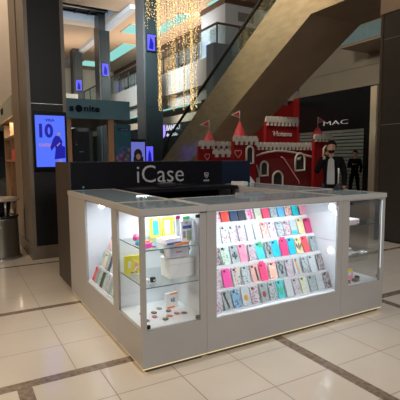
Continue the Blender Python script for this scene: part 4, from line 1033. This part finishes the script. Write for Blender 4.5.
def person(label, loc, rz, H, arms, top, legs, shirt=None, beard=False):
    """faces -y; arms = dict side -> (elbow, wrist, finger direction)"""
    r = thing('person', label, 'person', loc, rz); k = H/1.75
    V = lambda x, y, z: (x*k, y*k, z*k)
    J = {'pel': (V(0, 0, .93), (.13*k, .10*k)), 'wst': (V(0, .0, 1.08), (.125*k, .095*k)), 'chs': (V(0, 0, 1.28), (.15*k, .105*k)), 'nkb': (V(0, .01, 1.44), (.075*k, .07*k)), 'nk': (V(0, 0, 1.51), .052*k), 'hd': (V(0, -.01, 1.58), .06*k)}
    E = [('pel', 'wst'), ('wst', 'chs'), ('chs', 'nkb'), ('nkb', 'nk'), ('nk', 'hd')]
    for s, n in ((-1, 'l'), (1, 'r')):
        sp = legs[n]
        J['hp'+n] = (V(s*.09, 0, .88), .09*k); J['kn'+n] = (V(s*.10+sp[0]*.5, -.02+sp[1], .48), .058*k); J['an'+n] = (V(s*.10+sp[0], .02, .09), .04*k); J['to'+n] = (V(s*.11+sp[0], -.13, .035), .034*k)
        E += [('pel', 'hp'+n), ('hp'+n, 'kn'+n), ('kn'+n, 'an'+n), ('an'+n, 'to'+n)]
        el, wr, fd = arms[n]
        J['sh'+n] = (V(s*.185, .01, 1.40), .058*k); J['el'+n] = (V(*el), .041*k); J['wr'+n] = (V(*wr), .028*k)
        d = Vector(fd).normalized(); side = d.cross(Vector((0, 0, 1)) if abs(d.z) < .8 else Vector((0, 1, 0))).normalized()
        w = Vector(wr); pm = w+d*.05
        J['pm'+n] = (V(*pm), (.038*k, .018*k))
        E += [('chs', 'sh'+n), ('sh'+n, 'el'+n), ('el'+n, 'wr'+n), ('wr'+n, 'pm'+n)]
    def extra(bm):
        ball(bm, V(0, -.015, 1.635), .105*k, .78, .95, 1.12, 20, 14)                    # skull
        ball(bm, V(0, -.055, 1.585), .06*k, .85, .75, .8, 14, 8)                         # jaw
        ball(bm, V(0, -.122, 1.622), .016*k, .7, 1, 1.4, 8, 6)                           # nose
        for s in (-1, 1):
            ball(bm, V(s*.084, .0, 1.63), .022*k, .35, .8, 1.2, 8, 6)                    # ears
            n = 'l' if s < 0 else 'r'
            el, wr, fd = arms[n]; d = Vector(fd).normalized(); side = d.cross(Vector((0, 0, 1)) if abs(d.z) < .8 else Vector((0, 1, 0))).normalized(); up = side.cross(d)
            pm = Vector(wr)+d*.075
            for i in range(4):                                                           # four fingers, curled
                b = pm+side*(.024-.016*i); L = (.062, .072, .068, .052)[i]
                tube(bm, [V(*b), V(*(b+d*L*.5-up*.006)), V(*(b+d*L*.85-up*.022)), V(*(b+d*L*.9-up*.038))], .0085*k, 6)
            b = Vector(wr)+d*.03+side*.030
            tube(bm, [V(*b), V(*(b+side*.022+d*.02)), V(*(b+side*.028+d*.045-up*.01))], .010*k, 6)
    Jb = dict(J)
    for a, q in (('pel', .035), ('wst', .03), ('chs', .03), ('nkb', .02), ('hpl', .03), ('hpr', .03)):
        rr_ = J[a][1]; Jb[a] = (J[a][0], (rr_[0]-q*k, rr_[1]-q*k) if isinstance(rr_, tuple) else rr_-q*k)
    body = skinmesh('body', Jb, E, M['skin'], r, 1, extra)
    # clothes, slightly larger
    Jt = {a: (J[a][0], (J[a][1][0]+.022*k, J[a][1][1]+.022*k) if isinstance(J[a][1], tuple) else J[a][1]+.018*k) for a in ('pel', 'wst', 'chs', 'nkb', 'shl', 'shr', 'ell', 'elr', 'wrl', 'wrr')}
    Jt['nkb'] = (V(0, .015, 1.425), (.085*k, .07*k))
    Jt['hem'] = (V(0, 0, .86), (.165*k, .125*k))
    Et = [('pel', 'hem'), ('pel', 'wst'), ('wst', 'chs'), ('chs', 'nkb'), ('chs', 'shl'), ('chs', 'shr'), ('shl', 'ell'), ('ell', 'wrl'), ('shr', 'elr'), ('elr', 'wrr')]
    skinmesh('jacket', Jt, Et, top, r, 1)
    if shirt:
        bm = NB(); prism(bm, [(-.075*k, .93*k), (.075*k, .93*k), (.068*k, 1.2*k), (.055*k, 1.40*k), (.0, 1.45*k), (-.055*k, 1.40*k), (-.068*k, 1.2*k)], 'y', -.152*k, -.10*k)
        bmesh.ops.bevel(bm, geom=list(bm.edges), offset=.012, segments=2, affect='EDGES'); obj('shirt_front', bm, shirt, r)
    Jp = {a: (J[a][0], (J[a][1][0]+.016*k, J[a][1][1]+.016*k) if isinstance(J[a][1], tuple) else J[a][1]+.018*k) for a in ('pel', 'hpl', 'hpr', 'knl', 'knr', 'anl', 'anr')}
    Jp['wa'] = (V(0, 0, 1.03), (.135*k, .105*k))
    skinmesh('trousers', Jp, [('pel', 'wa'), ('pel', 'hpl'), ('pel', 'hpr'), ('hpl', 'knl'), ('knl', 'anl'), ('hpr', 'knr'), ('knr', 'anr')], legs['m'], r, 1)
    for n in 'lr':
        a = Vector(J['an'+n][0]); bm = NB(); ball(bm, (a.x, a.y-.075*k, .042*k), .05*k, 1, 2.6, .84, 14, 8)
        obj('shoe', bm, M['shoe'], r)
    bm = NB(); ball(bm, V(0, .016, 1.668), .121*k, .80, .98, .96, 20, 14)
    for v in list(bm.verts):
        if v.co.y < -.05*k and v.co.z < 1.69*k: v.co.y = -.05*k
        if v.co.z < 1.60*k: v.co.z = 1.60*k
    obj('hair', bm, M['hair'], r)
    bm = NB()
    for s in (-1, 1): ball(bm, V(s*.032, -.108, 1.648), .008*k, 1.3, .7, .7, 8, 6); bx(bm, (s*.032-.016)*k, (s*.032+.016)*k, -.115*k, -.103*k, 1.664*k, 1.669*k)
    obj('eyes_and_brows', bm, M['hair'], r)
    bm = NB(); ball(bm, V(0, -.105, 1.577), .02*k, 1.1, .5, .3, 10, 6); obj('mouth', bm, mat('lips', (.28, .09, .08), .5), r)
    if beard:
        bm = NB(); ball(bm, V(0, -.066, 1.568), .062*k, .92, .78, .72, 14, 8)
        for v in bm.verts:
            if v.co.z > 1.588*k: v.co.z = 1.588*k
        obj('beard', bm, M['hair'], r)
    return r
mx, my = 6.36, 6.02
person('bearded person in open black jacket and pale grey shirt, hand raised to mouth', (mx, my, 0), math.atan2(-mx, my)*1.0+.0, 1.74,
       {'l': ((-.27, -.03, 1.14), (-.13, -.17, 1.43), (.45, -.1, .9)), 'r': ((.255, .03, 1.12), (.25, -.05, .88), (0, -.1, -1))}, M['jacket'], {'l': (0, 0), 'r': (.02, 0), 'm': M['jeans']}, M['shirt'], True)
person('person all in black standing by the roller shutter, one hand at the chest', (12.55, 10.75, 0), math.atan2(-12.5, 10.7)-.25, 1.66,
       {'l': ((-.23, -.04, 1.12), (-.03, -.17, 1.24), (.9, -.1, .2)), 'r': ((.24, .0, 1.13), (.22, -.08, .90), (0, -.1, -1))}, M['bclothes'], {'l': (-.07, 0), 'r': (.06, 0), 'm': M['bclothes']})

# ------------------------------------------------------------------ lighting
W = bpy.data.worlds.new('world'); SC.world = W; W.use_nodes = True
W.node_tree.nodes['Background'].inputs[0].default_value = (.80, .78, .78, 1); W.node_tree.nodes['Background'].inputs[1].default_value = .10
def area(name, loc, size, power, col, target=None, sy=None, spread=None):
    l = bpy.data.lights.new(name, 'AREA'); l.energy = power; l.color = col; l.shape = 'RECTANGLE'; l.size = size; l.size_y = sy or size
    if spread: l.spread = math.radians(spread)
    o = bpy.data.objects.new(name, l); C.objects.link(o); o.location = loc
    d = (Vector(target)-Vector(loc)) if target else Vector((0, 0, -1)); o.rotation_euler = d.to_track_quat('-Z', 'Y').to_euler()
    return o
warm = (1, .80, .58); neu = (1, .90, .78); coolw = (.88, .94, 1)
area('ceiling_lamp', (-4.0, 3.5, 5.0), 2.0, 110, warm, (1.2, 3.2, .3), 2.0, 110)
area('ceiling_lamp', (1.5, -3.2, 4.6), 2.0, 108, (1, .95, .91), (2.2, 2.2, .0), 2.0, 110)
area('ceiling_lamp', (2.0, 9.0, 7.5), 1.5, 40, neu, (2.0, 7.0, 0), 1.5, 90)
area('ceiling_lamp', (5.0, 1.5, 6.0), 1.5, 22, coolw, (4.5, 3.5, 0), 1.5, 90)
area('ceiling_lamp', (-.3, 12.2, 9.3), 1.2, 540, (1, .82, .62), (.2, 14, 8.2), 1.2)
area('ceiling_lamp', (-2.5, 8.5, 6.0), 1.5, 60, warm, (-1, 14, 5), 1.5)
# area fills added to brighten ceilings, fascia, shopfronts and escalator, without fixtures
area('gallery_fill', (11.5, 24., 7.6), 5, 300, (1, .78, .58), (11.5, 24., 9.5), 12)
area('gallery_fill', (6.5, 31., 7.0), 3, 110, (1, .78, .58), (6.0, 31., 9.5), 5)
area('gallery_fill', (5.5, 24.6, 8.6), 1.5, 40, (.75, .87, 1), (7.8, 27.2, 9.8), 1.5)
area('gallery_fill', (4.5, 15.5, 8.2), 2.5, 560, (.95, 1, .97), (9.9, 24., 5.2), 2.5, 75)
area('gallery_fill', (11., 7.0, 8.5), 1.5, 34, (1, .93, .82), (14.3, 12.5, 5.0), 1.5)
area('gallery_fill', (3.2, 7.5, 6.8), .8, 95, (1, .84, .60), (6.83, 9.0, 4.9), .8, 70)
area('gallery_fill', (11.6, 22., 9.3), 1.5, 330, (1, .95, .85), (13.9, 24., 6.5), 8)
area('shop_lamp', (1.45, 11.9, 2.37), .3, 26, (1, .82, .6), (1.45, 11.9, 0), 2.4)
area('castle_fill', (5.2, 6.2, 5.2), .6, 6, (1, .9, .8), (6.4, 9.0, 1.6), .6)  # fill added to brighten the castle front, no fixture
# cabinet lighting
area('cabinet_lamp', (2.21, 2.635, 1.058), 1.15, 6.5, coolw, (2.21, 2.80, .35), .03, 160)
area('cabinet_lamp', (2.21, 2.70, 1.050), 1.15, 1.1, coolw, (2.21, 3.05, .985), .02, 120)  # second fill added to lift the dim top row of cases
area('cabinet_lamp', (1.28, 2.90, 1.055), .34, 3.0, coolw, (1.28, 2.80, .4), .10)
area('cabinet_lamp', (1.16, 3.57, 1.055), .06, 8, coolw, (1.30, 3.57, .5), .65)
area('cabinet_lamp', (3.15, 3.9, 1.055), .06, 1.5, coolw, (3.15, 3.9, .5), 1.2)
area('cabinet_lamp', (3.2, 2.75, 1.055), .3, 1.5, coolw, (3.2, 2.85, .3), .1)

vs = SC.view_settings; vs.view_transform = 'Standard'; vs.look = 'None'; vs.gamma = 1; vs.use_curve_mapping = False; vs.exposure = 0.
SC.cycles.max_bounces = 8; SC.cycles.transparent_max_bounces = 16
